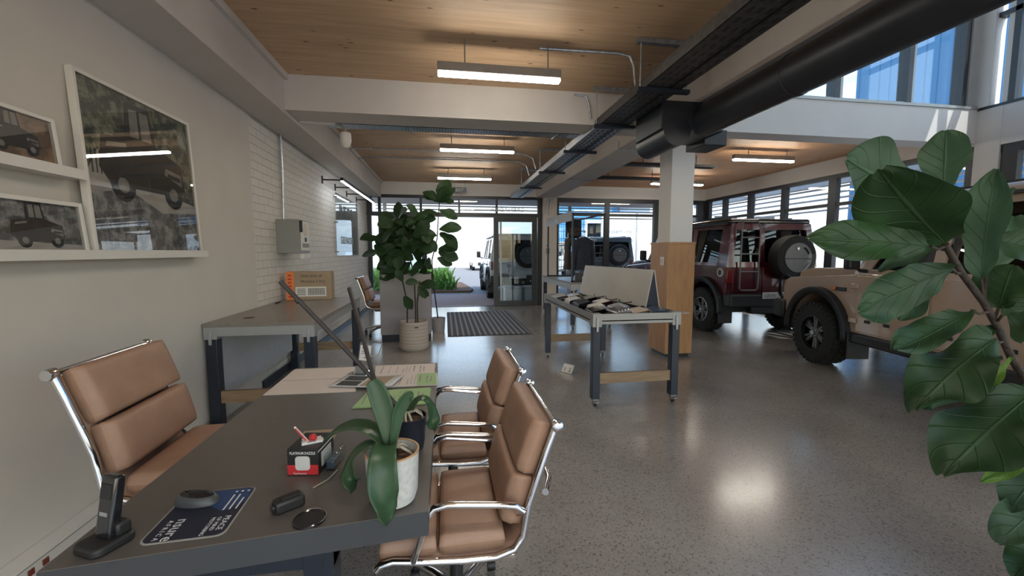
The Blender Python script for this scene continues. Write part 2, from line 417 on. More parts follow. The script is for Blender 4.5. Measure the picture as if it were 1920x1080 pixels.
        if sub:
            b = o.modifiers.new('sub', 'SUBSURF'); b.levels = sub; b.render_levels = sub
        if solid:
            b = o.modifiers.new('solid', 'SOLIDIFY'); b.thickness = solid; b.offset = 0
        if smooth or bevel or sub:
            for p in me.polygons: p.use_smooth = True
            if not sub:
                try: me.set_sharp_from_angle(angle=R(angle))
                except Exception: pass
        return o

def tag(o, label=None, cat=None, group=None, kind=None):
    if label: o['label'] = label
    if cat: o['category'] = cat
    if group: o['group'] = group
    if kind: o['kind'] = kind
    return o

def thing(name, label, cat, loc=(0,0,0), rotz=0, group=None):
    o = bpy.data.objects.new(name, None); C.objects.link(o)
    o.location = loc; o.rotation_euler = (0,0,rotz); o.empty_display_size = .1
    return tag(o, label, cat, group)

def struct(name, mb, mats, label=None, cat=None, **kw):
    o = mb.build(name, mats, **kw)
    return tag(o, label, cat, None, 'structure')

def dup(root, loc, rotz=None, label=None, scale=None):
    def cp(o, par):
        c = o.copy(); C.objects.link(c); c.parent = par
        for ch in list(o.children): cp(ch, c)
        return c
    r = cp(root, None); r.location = loc
    if rotz is not None: r.rotation_euler = (0,0,rotz)
    if label: r['label'] = label
    if scale: r.scale = (scale,)*3
    return r

def text(body, size, loc, rot, m, parent=None, name='lettering', extrude=.0008, align='LEFT', sx=1., bold=0., mirror=False):
    cu = bpy.data.curves.new(name, 'FONT'); cu.body = body; cu.size = size; cu.extrude = extrude; cu.offset = bold
    cu.align_x = align; cu.resolution_u = 2
    t = bpy.data.objects.new('tmp', cu); C.objects.link(t)
    dg = bpy.context.evaluated_depsgraph_get()
    me = bpy.data.meshes.new_from_object(t.evaluated_get(dg))
    bpy.data.objects.remove(t)
    me.transform(Matrix.Diagonal(((-sx if mirror else sx), 1, 1, 1)))
    me.materials.clear(); me.materials.append(M[m])
    o = bpy.data.objects.new(name, me); C.objects.link(o)
    o.location = loc; o.rotation_euler = rot
    if parent: o.parent = parent
    return o

def arc(cx, cy, r, a0, a1, n):
    return [(cx + r*math.cos(R(a0+(a1-a0)*i/n)), cy + r*math.sin(R(a0+(a1-a0)*i/n))) for i in range(n+1)]

# ------------------------------------------------------------------ camera
H = 1.46
cam = bpy.data.cameras.new('camera'); camo = bpy.data.objects.new('camera', cam); C.objects.link(camo)
cam.sensor_width = 36; cam.lens = 36*790/1920; cam.clip_start = .05; cam.clip_end = 300
camo.location = (0, 0, H); camo.rotation_euler = (R(90-4.92), 0, R(-9.062))
S.camera = camo
_rot = Euler((R(90-4.92), 0, R(-9.062))).to_matrix()
def at(u, v, y):            # point of the photograph's pixel (u, v) at depth y from the doorway axis
    d = _rot @ Vector(((u-960)/790, -(v-540)/790, -1)); return Vector((0,0,H)) + d*(y/d.y)
def atz(u, v, z):
    d = _rot @ Vector(((u-960)/790, -(v-540)/790, -1)); return Vector((0,0,H)) + d*((z-H)/d.z)

LW, RW, FY, BY, CZ = -1.93, 7.42, 11.25, -3.0, 3.24
SKY, SUN, EXPO = .30, 3.2, .72
# ------------------------------------------------------------------ setting
b = MB().box(LW-.2, RW+.2, BY-.2, FY+.12, -.15, 0); struct('floor', b, 'floor')
b = MB().box(LW-.2, LW, BY, 4.73, 0, CZ); struct('wall_left', b, 'plaster')
b = MB().box(LW-.2, LW-.012, 4.73, FY+.1, 0, CZ); struct('wall_left', b, 'brick')
b = MB().box(LW-.001, LW+.02, 4.73, FY-.15, 0, .09); struct('baseboard_left', b, 'navy')
# longitudinal and transverse beams
b = MB().box(LW, -1.57, BY, FY, 2.85, CZ).box(-1.57, -1.53, BY, FY, CZ-.06, CZ); struct('beam', b, 'concrete')
b = MB().box(-1.57, 2.45, 4.7, 5.08, 2.89, CZ); struct('beam', b, 'concrete')
b = MB().box(2.45, 2.98, BY, FY, 2.9, CZ+.0); struct('beam', b, 'concrete')
b = MB().box(LW, 2.98, BY, FY+.1, CZ, CZ+.18); struct('ceiling', b, 'pine')
b = MB().box(2.98, RW, 5.3, FY+.1, CZ, CZ+.18); struct('ceiling', b, 'pine_daylit')
# right edge beam over the far windows and the white band of the gallery
b = MB().box(RW, RW+.14, 5.0, FY, 2.94, 3.45); struct('beam', b, 'paint')
b = MB().box(2.98, RW+.14, 5.0, 5.3, 2.98, 3.44); struct('beam', b, 'paint')
b = MB().box(3.2, RW+.1, 4.98, 5.3, 3.44, 3.475); struct('trim_1', b, 'alu')
b = MB().box(RW-.005, RW+.145, 4.72, 5.0, 0, 3.42); struct('column', b, 'paint')
b = MB().box(RW, RW+.14, BY, 4.72, 2.9, 3.42).box(RW-.01, RW+.16, BY, 5.0, 3.42, 3.455, 1); struct('beam', b, ['paint', 'frame'])
# upper storey of the void: roof, the wall over the middle beam
b = MB().box(2.98, RW+.2, BY, 5.3, 6.1, 6.25); struct('ceiling', b, 'paint')
b = MB().box(2.8, 2.98, BY, 5.3, CZ+.18, 6.1); struct('wall_upper', b, 'paint')
# unseen back wall: windows made broad for sky light, top made solid against sun
b = MB().box(LW, RW, BY-.2, BY, 0, .12).box(LW, RW, BY-.2, BY, 2.95, CZ).box(2.98, RW, BY-.2, BY, CZ, 6.1)
for x in (LW, -.3, 1.3, 2.7, 4.3, 5.9, RW-.1): b.box(x, x+.1, BY-.16, BY-.04, .3, 2.9)
struct('wall_back', b, 'paint')
# far wall header and pillar beside the entrance
b = MB().box(LW, RW+.14, FY, FY+.16, 2.92, CZ); struct('wall_far', b, 'paint')
b = MB().box(2.62, 3.0, FY-.12, FY+.16, 0, 2.92); struct('column', b, 'concrete')
# square column in the hall
b = MB().box(3.05, 3.385, 5.4, 5.73, 0, 3.0); struct('column', b, 'paint', bevel=.006)

def window(n, mb, pane, glassmat='pane', fm='frame'):
    w = struct('window_%d' % n, mb, fm)
    pane.build('pane', glassmat, w)
    return w
# far shop window right of the entrance
f = MB(); g = MB()
f.box(3.0, RW+.05, FY, FY+.1, 2.80, 2.92).box(3.0, RW+.05, FY, FY+.1, 0, .12).box(3.0, RW+.05, FY+.01, FY+.09, 2.44, 2.51)
for x, w in ((3.0, .09), (4.42, .12), (5.86, .16), (RW-.22, .27)): f.box(x, x+w, FY, FY+.1, .12, 2.8)
g.box(3.02, RW, FY+.045, FY+.052, .1, 2.82)
window(1, f, g)
# right-hand windows beyond the white pillar
f = MB(); g = MB()
f.box(RW+.02, RW+.12, 5.0, FY, 2.86, 2.94).box(RW+.02, RW+.12, 5.0, FY, 0, .1).box(RW+.03, RW+.11, 5.0, FY, 2.34, 2.40)
for y, w in ((FY-.16, .16), (10.38, .13), (9.42, .13), (8.36, .13), (7.14, .17), (6.1, .12), (5.0, .1)): f.box(RW+.02, RW+.12, y, y+w, .1, 2.86)
g.box(RW+.066, RW+.072, 5.0, FY, .1, 2.88)
window(2, f, g)
f = MB(); g = MB()
f.box(RW+.02, RW+.12, BY, 4.72, 2.80, 2.90).box(RW+.02, RW+.12, BY, 4.72, 0, .1).box(RW+.03, RW+.11, BY, 4.72, 2.34, 2.40)
for y in (4.54, 3.3, 2.0, .7, -.6, -1.9, BY): f.box(RW+.02, RW+.12, y, y+.16, .1, 2.8)
g.box(RW+.066, RW+.072, BY, 4.72, .1, 2.82)
window(3, f, g)
# clerestory over the band
f = MB(); g = MB()
for x, w in ((3.2, .1), (4.02, .1), (5.16, .07), (6.29, .07), (7.2, .07)):
    f.box(x, x+w, 5.05, 5.2, 3.475, 6.1); f.box(x+w, x+w+.07, 5.08, 5.17, 3.475, 6.1, 1)
f.box(3.2, RW, 5.05, 5.2, 5.9, 6.1).box(3.2, RW, 5.08, 5.17, 3.475, 3.52, 1)
w4 = struct('window_4', f, ['frame', 'alu']); g.box(3.2, RW, 5.12, 5.126, 3.48, 6); g.build('pane', 'pane', w4)
f = MB(); g = MB()
f.box(RW-.04, RW+.14, 4.86, 5.2, 3.455, 6.1, 1)
for y in (4.62, 3.4, 2.2, 1., -.2, -1.4, -2.6): f.box(RW, RW+.12, y, y+.07, 3.455, 6.1).box(RW+.02, RW+.1, y+.07, y+.14, 3.455, 6.1, 1)
f.box(RW, RW+.12, BY, 5.0, 5.9, 6.1).box(RW, RW+.12, BY, 5., 4.6, 4.66)
w5 = struct('window_5', f, ['frame', 'paint']); g.box(RW+.06, RW+.066, BY, 4.86, 3.455, 6); g.build('pane', 'pane', w5)
# entrance: fixed frame, transom lights, two sliding leaves
f = MB(); g = MB()
f.box(LW, 2.62, FY, FY+.1, 2.84, 2.92).box(LW, 2.62, FY-.02, FY+.12, 2.38, 2.48)
for x, w in ((LW, .12), (-1.66, .07), (-.62, .06), (.37, .05), (1.36, .05), (2.5, .12)): f.box(x, x+w, FY, FY+.1, 2.48, 2.84)
for x, w in ((LW, .1), (-1.66, .07), (2.5, .12)): f.box(x, x+w, FY, FY+.1, 0, 2.38)
f.box(LW, 2.6, FY, FY+.1, -.01, .012)
g.box(LW, 2.6, FY+.045, FY+.05, 2.48, 2.84).box(LW+.1, -1.62, FY+.045, FY+.05, .02, 2.38)
window(6, f, g)
def leaf_door(n, x0, x1, hx):
    f = MB(); y = FY-.09
    f.box(x0, x0+.13, y, y+.06, .01, 2.37).box(x1-.13, x1, y, y+.06, .01, 2.37).box(x0+.13, x1-.13, y, y+.06, 2.25, 2.37).box(x0+.13, x1-.13, y, y+.06, .01, .14)
    d = struct('door_%d' % n, f, 'frame')
    g = MB().box(x0+.12, x1-.12, y+.027, y+.033, .13, 2.26); g.build('pane', 'tint', d)
    h = MB().box(hx-.02, hx+.02, y-.03, y+.09, .15, 2.25); h.build('handle', 'alu', d)
    return d
leaf_door(1, 1.29, 2.46, 1.48)
leaf_door(2, -1.62, -.45, -.62)
tr = text('GRENADIER', .15, (2.14, FY-.006, 2.52), (R(90), 0, 0), 'letter', None, 'transom_lettering', sx=1.15, mirror=True)
tag(tr, 'mirrored company lettering on the glass over the sliding door', 'lettering')

# ------------------------------------------------------------------ outside
b = MB().box(-60, 70, FY+.12, 14.6, -.2, -.015); struct('ground_paving', b, 'paving')
b = MB().box(RW+.2, 70, -40, FY+.12, -.2, -.018); struct('ground_forecourt', b, 'forecourt')
b = MB().box(-60, 70, 14.6, 90, -.2, -.02).box(-60, LW-.2, -40, FY+.12, -.2, -.02).box(LW-.2, RW+.2, -40, BY-.2, -.2, -.02); struct('ground_asphalt', b, 'asphalt')
b = MB().box(LW-.2, RW+.14, FY+.18, 14.0, 2.98, 3.25)
for z in (2.58, 2.69, 2.80, 2.91): b.box(LW-.2, RW+.2, 13.94, 14.0, z, z+.035, 1)
for x in (-1.9, 4.15, 7.5): b.box(x, x+.1, 13.9, 14.0, -.02, 2.98)
tag(b.build('canopy', ['soffit', 'louvre']), 'grey entrance canopy with white louvres along its outer edge', 'canopy')
b = MB().box(RW+.2, 7.9, BY, 14.0, 3.0, 3.2).box(8.8, 9.0, BY, 14, 3.0, 3.2)
for z in (2.42, 2.55, 2.68, 2.81, 2.93): b.box(8.94, 9.0, BY, 14., z, z+.04, 1)
for y in (BY, .5, 4.1, 7.6, 11.2): b.box(7.9, 8.8, y, y+.1, 3.05, 3.15).box(8.9, 9., y, y+.1, -.02, 3.)
tag(b.build('side_canopy', ['soffit', 'louvre']), 'grey side canopy with white louvres outside the right-hand windows', 'canopy')
b = MB().box(13, 24, 1., 12.0, 1.4, 8.6).box(13.02, 24, 1., 12.0, -.02, 1.4, 1)
for y in (3, 6, 9): b.box(12.96, 13, y, y+2.4, 1.2, 2.6, 2)
bb = b.build('blue_building', ['bblue', 'bwhite', 'frame']); tag(bb, 'bright blue ribbed building outside the upper windows', 'building')
# long white building across the road
bw = thing('white_building', 'long white building across the road behind the parked cars', 'building', (0, 40, 0))
MB().box(-40, 9.45, 0, 12, -.02, 7).box(16.3, 46, -8, 12, -.02, 7.5).build('wall', 'bwhite', bw)
for x in (-18, -9, 18.5, 22, 25.5):
    y = 0 if x < 10 else -8
    MB().box(x, x+2, y-.06, y+.02, 1.2, 4.4).build('window', 'frame', bw)
b2 = thing('blue_wing', 'blue wing with a white framed window left of the white building', 'building', (9.5, 38, 0))
MB().box(0, 6.7, 0, 12, -.02, 6.4).build('wall', 'bblue2', b2)
wf = MB().box(3.4, 5.6, -.08, .02, 1.1, 4.4); wf.build('window_frame', 'louvre', b2); MB().box(3.65, 5.35, -.1, -.05, 1.4, 4.1).build('pane', 'carglass2', b2)
bn = thing('banner_wall', 'pale hoarding with two lines of faint lettering beyond the shop window', 'sign', (11.7, 30.5, 0))
b = MB().box(0, 7.2, 0, .2, -.02, 4.4); b.build('panel', 'bwhite', bn)
text('Waterfront', .46, (.25, -.02, 2.85), (R(90), 0, 0), 'dim', bn); text('Business Park', .46, (.05, -.02, 2.2), (R(90), 0, 0), 'dim', bn)
for x in (2.75, 6.2): MB().box(x, x+.12, -.05, 0, 0, 4.4).build('mullion', 'alu', bn)
# verge with tufts
b = MB().prism([(-3.2, 15.2), (.92, 15.2), (1.05, 15.9), (.75, 19.5), (-3.2, 19.5)], -.02, .07, 'z'); tag(b.build('planting_bed', 'soil'), 'raised earth bed with stone edge outside the open door', 'flower bed')
g = MB()
for i in range(1500):
    x = random.uniform(-3.0, .6); y = random.uniform(15.35, 19.2)
    if x > .55-(y-15)*.12: continue
    h = random.uniform(.35, .85) if y > 16 else random.uniform(.15, .4)
    a = random.uniform(0, 6.28); l = random.uniform(.1, .35); w = .018
    dx, dy = math.cos(a), math.sin(a)
    g.add([(x-dy*w, y+dx*w, .06), (x+dy*w, y-dx*w, .06), (x+dx*l*.5+dy*w, y+dy*l*.5-dx*w, .06+h*.75), (x+dx*l, y+dy*l, .06+h), (x+dx*l*.5-dy*w, y+dy*l*.5+dx*w, .06+h*.75)], [(0,1,2,3,4)])
tag(g.build('grass', 'grass', fix=False), 'green tufted grass in the bed outside the door', 'grass', kind='stuff')
# two white crates in front of the glass outside
for i, (x, l) in enumerate(((1.72, 'white crate outside the sliding glass, left of the pair'), (2.3, 'white crate outside the sliding glass, right of the pair'))):
    k = thing('storage_crate', l, 'crate', (x, 12.05, -.015), 0, 'white crates outside the door')
    MB().box(0, .5, 0, .4, 0, .42).build('body', 'louvre', k, bevel=.02); MB().box(-.015, .515, -.015, .415, .42, .47).build('lid', 'louvre', k, bevel=.01)

# ------------------------------------------------------------------ world and sun
w = bpy.data.worlds.new('world'); S.world = w; w.use_nodes = True
nt = w.node_tree; bg = nt.nodes['Background']
sky = nt.nodes.new('ShaderNodeTexSky'); sky.sky_type = 'NISHITA'; sky.sun_disc = False
sky.sun_elevation = R(49); sky.sun_rotation = R(160); sky.air_density = 1.4; sky.dust_density = 1.0; sky.ozone_density = 1.5
nt.links.new(sky.outputs[0], bg.inputs[0]); bg.inputs[1].default_value = SKY
sl = bpy.data.lights.new('sun', 'SUN'); so = bpy.data.objects.new('sun', sl); C.objects.link(so)
sl.energy = SUN; sl.angle = R(.55); sl.color = (1, .96, .9)
tosun = Vector((.25, -.60, .75)); so.rotation_euler = tosun.to_track_quat('Z', 'Y').to_euler()
so.location = (20, -15, 30)
S.view_settings.view_transform = 'Standard'; S.view_settings.look = 'None'; S.view_settings.gamma = 1
S.view_settings.exposure = EXPO; S.view_settings.use_curve_mapping = False
S.cycles.use_denoising = True
try: S.cycles.denoiser = 'OPENIMAGEDENOISE'
except Exception: pass
S.cycles.max_bounces = 8; S.cycles.diffuse_bounces = 4; S.cycles.glossy_bounces = 4; S.cycles.transparent_max_bounces = 16
S.cycles.caustics_reflective = False; S.cycles.caustics_refractive = False
S.cycles.sample_clamp_indirect = 6
# ------------------------------------------------------------------ ceiling lights and services
def batten(label, x0, x1, y, z, drops, group='ceiling batten lights'):
    k = thing('ceiling_light', label, 'light', ((x0+x1)/2, y, z), 0, group); h = (x1-x0)/2
    MB().box(-h, h, -.04, .04, .0, .075).build('housing', 'lampbody', k, bevel=.006)
    MB().box(-h+.005, h-.005, -.036, .036, -.028, -.001).build('diffuser', 'lamp', k, bevel=.008)
    for d in drops: MB().tube([(d, 0, .07), (d, 0, CZ-z)], .006).build('hanging_rod', 'lampbody', k)
batten('ceiling light nearest the desk, hung over the aisle', -.04, 1.02, 3.72, 2.96, (-.3, .42))
batten('ceiling light just beyond the steel cable tray', -.05, 1.11, 6.75, 3.04, (-.4, .42))
batten('ceiling light nearest the entrance door', -.13, 1.02, 9.25, 3.03, (-.35, .42))
batten('ceiling light over the two off-road cars', 4.95, 6.12, 6.75, 3.06, (-.3, .45))
batten('ceiling light half hidden by the square white column', 4.75, 6.05, 9.3, 3.04, (.4,))
batten('ceiling light behind the viewer over the near end of the desk', -.04, 1.02, .1, 2.96, (-.3, .42))
batten('ceiling light far behind the viewer', -.04, 1.02, -2., 2.96, (-.3, .42))

# long perforated tray under the ceiling
def tray_mesh(L, W, D, m=0):
    b = MB(); b.box(0, W, 0, L, 0, .004, m).box(0, .004, 0, L, 0, D, m).box(W-.004, W, 0, L, 0, D, m).box(W*.63, W*.63+.006, 0, L, -.012, 0, 1)
    n = int(L/.11)
    for i in range(n):
        for x in (.05, .11, .17, .23, .28):
            y = i*.11 + (.05 if int(x*100) % 2 else .02)
            b.box(x, x+.022, y, y+.055, -.0015, .0, 1)
    return b
t = thing('cable_tray', 'long dark perforated cable tray running from the viewer towards the entrance', 'cable tray', (1.70, -2.5, 2.85))
tray_mesh(7.2, .33, .09).build('tray', ['trayblk', 'black'], t)
b = tray_mesh(6.2, .33, .09); b.build('tray', ['galv', 'navy'], t, loc=(0, 7.2, 0))
for y in (.3, 3.5, 4.55, 5.75, 7.3, 9.1):
    MB().box(-.07, .40, y+2.46, y+2.51, -.035, -.004).build('hanger_bar', 'navy', t)
    for x in (-.045, .375): MB().tube([(x, y+2.485, -.03), (x, y+2.485, CZ-2.85)], .006).build('hanger_rod', 'galv', t)
    MB().box(-.08, .41, y+2.46, y+2.51, CZ-2.85-.035, CZ-2.85).build('ceiling_channel', 'galv', t)
t = thing('cable_tray', 'galvanised cable tray crossing the ceiling beside the concrete beam', 'cable tray', (-1.35, 5.28, 2.94))
b = MB().box(0, 3.05, 0, .2, 0, .004).box(0, 3.05, 0, .004, 0, .07).box(0, 3.05, .196, .2, 0, .07)
for i in range(60): b.box(.9+i*.034, .906+i*.034, -.002, .2, -.003, .0, 1)
b.build('tray', ['galv', 'navy'], t)
MB().box(0, 3.05, -.012, -.002, .06, .075).build('edge_rail', 'navy', t)
for x in (.95, 2.75):
    MB().box(x, x+.03, -.03, .23, -.02, 0).build('hanger_bar', 'galv', t)
    MB().tube([(x+.015, -.02, -.02), (x+.015, -.02, CZ-2.94)], .006).build('hanger_rod', 'galv', t)
def conduit(label, pts, r=.011): tag(MB().tube(pts, r, 8).build('ceiling_conduit', 'galv', smooth=True), label, 'conduit')
conduit('bare steel conduit feeding the nearest ceiling light', [(.84, 3.74, 3.22), (1.55, 3.72, 3.22), (1.66, 3.72, 3.2), (1.70, 3.72, 3.12), (1.72, 3.72, 2.95)])
conduit('steel conduit across the timber ceiling behind the crossing tray', [(-1.5, 7.2, 3.1), (-1.2, 7.66, 3.222), (1.4, 7.66, 3.222), (1.6, 7.66, 3.15), (1.66, 7.66, 2.96)])
conduit('steel conduit across the timber ceiling nearer the entrance', [(-1.5, 8.1, 3.14), (-1.2, 8.35, 3.222), (1.45, 8.35, 3.222), (1.62, 8.35, 3.15), (1.68, 8.35, 2.96)])
conduit('short steel conduit looping over the concrete cross beam', [(1.45, 4.68, 3.2), (1.58, 4.68, 3.19), (1.62, 4.68, 3.1), (1.64, 4.68, 2.95)])
conduit('thin conduit looped under the middle beam near the duct', [(2.43, 5.75, 3.0), (2.43, 5.75, 2.885), (2.98, 5.75, 2.885)], .008)
conduit('thin conduit looped under the middle beam near the entrance', [(2.43, 8.3, 3.0), (2.43, 8.3, 2.885), (3.0, 8.3, 2.885)], .008)
for x, l in ((2.70, 'bent conduit on the entrance pillar, left one'), (2.80, 'bent conduit on the entrance pillar, right one')):
    conduit(l, [(x+.12, FY-.14, 2.86), (x+.04, FY-.14, 2.84), (x, FY-.14, 2.76), (x, FY-.14, 2.45)])
# narrow black trays in the far bay
for y, x0, x1, l in ((7.3, 3.1, 5.05, 'narrow black tray under the far ceiling beside the hanging light'), (8.7, 2.99, 4.9, 'narrow black tray under the far ceiling nearer the windows')):
    t = thing('cable_tray', l, 'cable tray', (x0, y, 3.02)); L = x1-x0
    b = MB()
    for i in range(int(L/.05)): b.box(i*.05, i*.05+.025, 0, .16, 0, .008)
    b.box(0, L, 0, .006, 0, .05).box(0, L, .154, .16, 0, .05)
    b.build('tray', 'black', t)
    for x in (.5, L-.4): MB().tube([(x, .08, 0), (x, .08, CZ-3.02)], .006).build('hanger_rod', 'black', t)
# black round duct ending in a box by the column
d = thing('air_duct', 'black round air duct under the middle beam ending in a box by the column', 'duct', (2.52, -2.6, 2.735))
MB().lathe([(.15, 0), (.15, 6.5)], 32, axis='y', cap=True).build('duct_pipe', 'duct', d, smooth=True)
for y in (1.2, 2.6, 4.0, 5.4): MB().lathe([(.151, y-.02), (.156, y-.015), (.156, y+.015), (.151, y+.02)], 32, axis='y').build('joint_ring', 'duct', d, smooth=True)
b = MB().box(-.47, .18, 6.45, 7.0, -.11, .16).box(.18, .44, 6.75, 7.1, -.16, .0); b.build('plenum_box', 'duct', d, bevel=.008)
b = MB().lathe([(.02, 6.43), (.14, 6.45), (.14, 7.05), (.02, 7.06)], 28, (-.3, 0, -.12), 'y', cap=True); b.build('end_boot', 'duct', d, smooth=True)
for y in (1., 3.6, 6.1): MB().tube([(.157, y, 0), (.15, y, .165)], .004).build('hanger_wire', 'galv', d)
# dome camera and bracket at the left beam
k = thing('dome_camera', 'white dome camera hanging below the left end of the cross beam', 'camera', (-1.09, 5.14, 2.72))
MB().lathe([(.055, .08), (.06, .07), (.062, 0), (.055, -.04), (.03, -.085), (.0, -.095)], 20).build('dome', 'white', k, smooth=True)
MB().tube([(0, 0, .08), (0, 0, .13), (-.12, -.03, .2)], .018).build('arm', 'greybox', k)
MB().box(-.47, -.1, -.055, .0, .155, .2).build('ceiling_bracket', 'white', k, bevel=.005)
# exit sign over the door
k = thing('exit_sign', 'small hanging exit sign over the open doorway', 'sign', (.4, 10.9, 3.02))
MB().box(-.17, .17, -.012, .012, -.06, .06).build('panel', 'bluecar', k, bevel=.004)
text('EXIT', .1, (0, -.014, -.035), (R(90), 0, 0), 'letter', k, align='CENTER')
for x in (-.13, .13): MB().tube([(x, 0, .06), (x, 0, .22)], .004).build('hanging_rod', 'galv', k)

# ------------------------------------------------------------------ left wall things
def ledge(label, y0, y1, z):
    k = thing('picture_ledge', label, 'shelf', (LW, y0, z), 0, 'white picture ledges')
    L = y1-y0
    MB().box(.0, .10, 0, L, 0, .018).build('board', 'white', k); MB().box(.0, .014, 0, L, .018, .06).build('back_lip', 'white', k); MB().box(.086, .10, 0, L, .018, .05).build('front_lip', 'white', k)
ledge('long lower white picture ledge carrying the tall print', .2, 3.65, 1.42)
ledge('short upper white picture ledge carrying the sepia print', .2, 2.55, 1.83)
def framed(name, label, y0, y1, z0, z1, lean, fw, pic, x=LW+.045, depth=.035, group=None):
    """frame standing on a ledge, foot at x, leaning back to the wall; local x = out of the wall"""
    k = thing(name, label, 'picture', (x, y0, z0), 0, 'framed pictures on the ledges')
    k.rotation_euler = (0, -lean, 0)
    W = y1-y0; Hh = z1-z0
    MB().box(0, depth, 0, fw, 0, Hh).box(0, depth, W-fw, W, 0, Hh).box(0, depth, fw, W-fw, 0, fw).box(0, depth, fw, W-fw, Hh-fw, Hh).build('frame', 'white', k, bevel=.002)
    pic(k, fw, W-fw, fw, Hh-fw, depth)
    MB().box(depth-.008, depth-.005, fw, W-fw, fw, Hh-fw).build('glazing', 'pglass', k)
    return k
def truck(b, y0, z0, s, m=0, ml=1, x0=.0195, flip=1):
    P = lambda pts, mm, d: b.prism([(y0+flip*p*s, z0+q*s) for p, q in pts], x0, x0+d, 'x', mm)
    P([(0,.18),(.05,.42),(.30,.46),(.33,.74),(.62,.76),(.66,.46),(1.0,.36),(1.02,.12),(.9,.06),(.1,.06)], m, .0012)
    P([(.36,.48),(.37,.70),(.46,.71),(.46,.48)], ml, .002); P([(.49,.48),(.49,.71),(.59,.71),(.61,.48)], ml, .002)
    P([(.08,.34),(.1,.38),(.3,.41),(.3,.38)], ml, .002)
    P([(.74,.24),(.76,.3),(.98,.27),(.98,.16)], ml, .0018); P([(.78,.22),(.79,.26),(.96,.24),(.96,.2)], m, .0026)
    for c in (.22, .84): P([(c+.13*math.cos(a*PI/8), .07+.13*math.sin(a*PI/8)) for a in range(16)], m, .0015); P([(c+.06*math.cos(a*PI/6), .07+.06*math.sin(a*PI/6)) for a in range(12)], ml, .0022)
def pic_big(k, y0, y1, z0, z1, d):
    b = MB().box(.01, .018, y0, y1, z0, z1, 0)
    h = z1-z0
    b.prism([(y0, z0+h*.44), (y0, z1), (y1, z1), (y1, z0+h*.36), (y0+.62, z0+h*.42), (y0+.56, z0+h*.62), (y0+.22, z0+h*.66), (y0+.1, z0+h*.6)], .018, .0187, 'x', 2)
    b.prism([(y0, z0), (y0, z0+h*.33), (y0+.3, z0+h*.4), (y0+.6, z0+h*.27), (y1, z0+h*.3), (y1, z0)], .018, .0189, 'x', 3)
    for (q, a) in ((.1, .0), (.2, .0), (.32, .01)):
        pass
    truck(b, y0+.1, z0+h*.36, .76, 4, 5)
    for i in range(6): b.box(.0195, .0205, y0+.05+i*.03, y0+.056+i*.03, z0+h*.46, z0+h*.60, 4)
    b.build('print', ['sky_print', 'ink', 'thicket', 'water', 'truckdark', 'trucklite'], k)
framed('framed_print', 'tall white framed print of a dark off-roader splashing through woods', 2.60, 3.62, 1.44, 2.425, R(2.6), .022, pic_big, x=LW+.045)
def pic_sepia(k, y0, y1, z0, z1, d):
    b = MB().box(.01, .018, y0, y1, z0, z1, 0)
    truck(b, y1-.30, z0+.04, .23, 1, 2); b.build('print', ['sepia', 'truckdark', 'trucklite'], k)
framed('framed_print', 'small sepia print of a truck on the upper ledge', 1.85, 2.445, 1.85, 2.10, R(5), .02, pic_sepia)
def pic_rocks(k, y0, y1, z0, z1, d):
    b = MB().box(.01, .018, y0, y1, z0, z1, 0)
    b.prism([(y0, z0), (y0, z0+.07), (y0+.3, z0+.05), (y1, z0+.03), (y1, z0)], .018, .019, 'x', 3)
    truck(b, y1-.36, z0+.03, .26, 1, 2); b.build('print', ['water', 'truckdark', 'trucklite', 'sky_print'], k)
framed('framed_print', 'small white framed grey print of a truck on rocks, lower ledge', 1.75, 2.565, 1.44, 1.71, R(5), .022, pic_rocks)
# skirting trunking with sockets
k = thing('cable_trunking', 'cream skirting trunking along the foot of the left wall', 'trunking', (LW, BY, .0))
MB().box(0.001, .10, .02, 6.6, 0, .085).build('body', 'white', k, bevel=.004)
MB().box(.1, .103, .02, 6.6, .074, .077).build('lid_seam', 'dim', k)
for y in (4.98, 5.05, 5.12): MB().box(.1, .106, y, y+.03, .03, .06).build('socket_outlet', 'socket', k, bevel=.004)
# grey meter box on the brick with its conduit
k = thing('meter_box', 'grey metal switch box with a white dial panel on the brick wall', 'electrical box', (LW-.012, 5.33, 1.44))
MB().box(0, .26, 0, .36, 0, .40).build('box', 'greybox', k, bevel=.006)
MB().box(.26, .268, .03, .33, .035, .385).build('dial_panel', 'white', k)
b = MB().lathe([(.0, .271), (.075, .271), (.08, .268)], 24, (0, .18, .285), 'x'); b.build('dial', 'paper', k)
MB().box(.268, .274, .15, .21, .14, .19).build('switch', 'black', k); MB().box(.268, .272, .06, .30, .07, .12).build('label_strip', 'dim', k); MB().box(.262, .29, -.004, .02, .25, .385).build('hinge', 'black', k)
MB().box(.24, .285, .05, .31, -.06, .0).build('lower_tray', 'white', k)
conduit('grey conduit rising from the switch box to the beam', [(LW+.02, 5.5, 1.84), (LW+.02, 5.52, 2.3), (LW+.015, 5.53, 2.86)], .014)
# perspex sign
k = thing('acrylic_sign', 'clear acrylic panel on studs with faint lettering on the brick wall', 'sign', (LW+.03, 7.95, 1.39))
MB().box(0, .008, 0, 1.92, 0, 1.12).build('panel', 'acrylic', k)
text('INEOS', .34, (.012, .25, .70), (R(90), 0, R(90)), 'ink', k, sx=1.15, bold=.004); text('GRENADIER', .2, (.012, .3, .22), (R(90), 0, R(90)), 'dim', k)
for y in (.08, 1.84):
    for z in (.07, .6, 1.05): MB().cyl((-.04, y, z), (.018, y, z), .014).build('stud', 'steel', k)
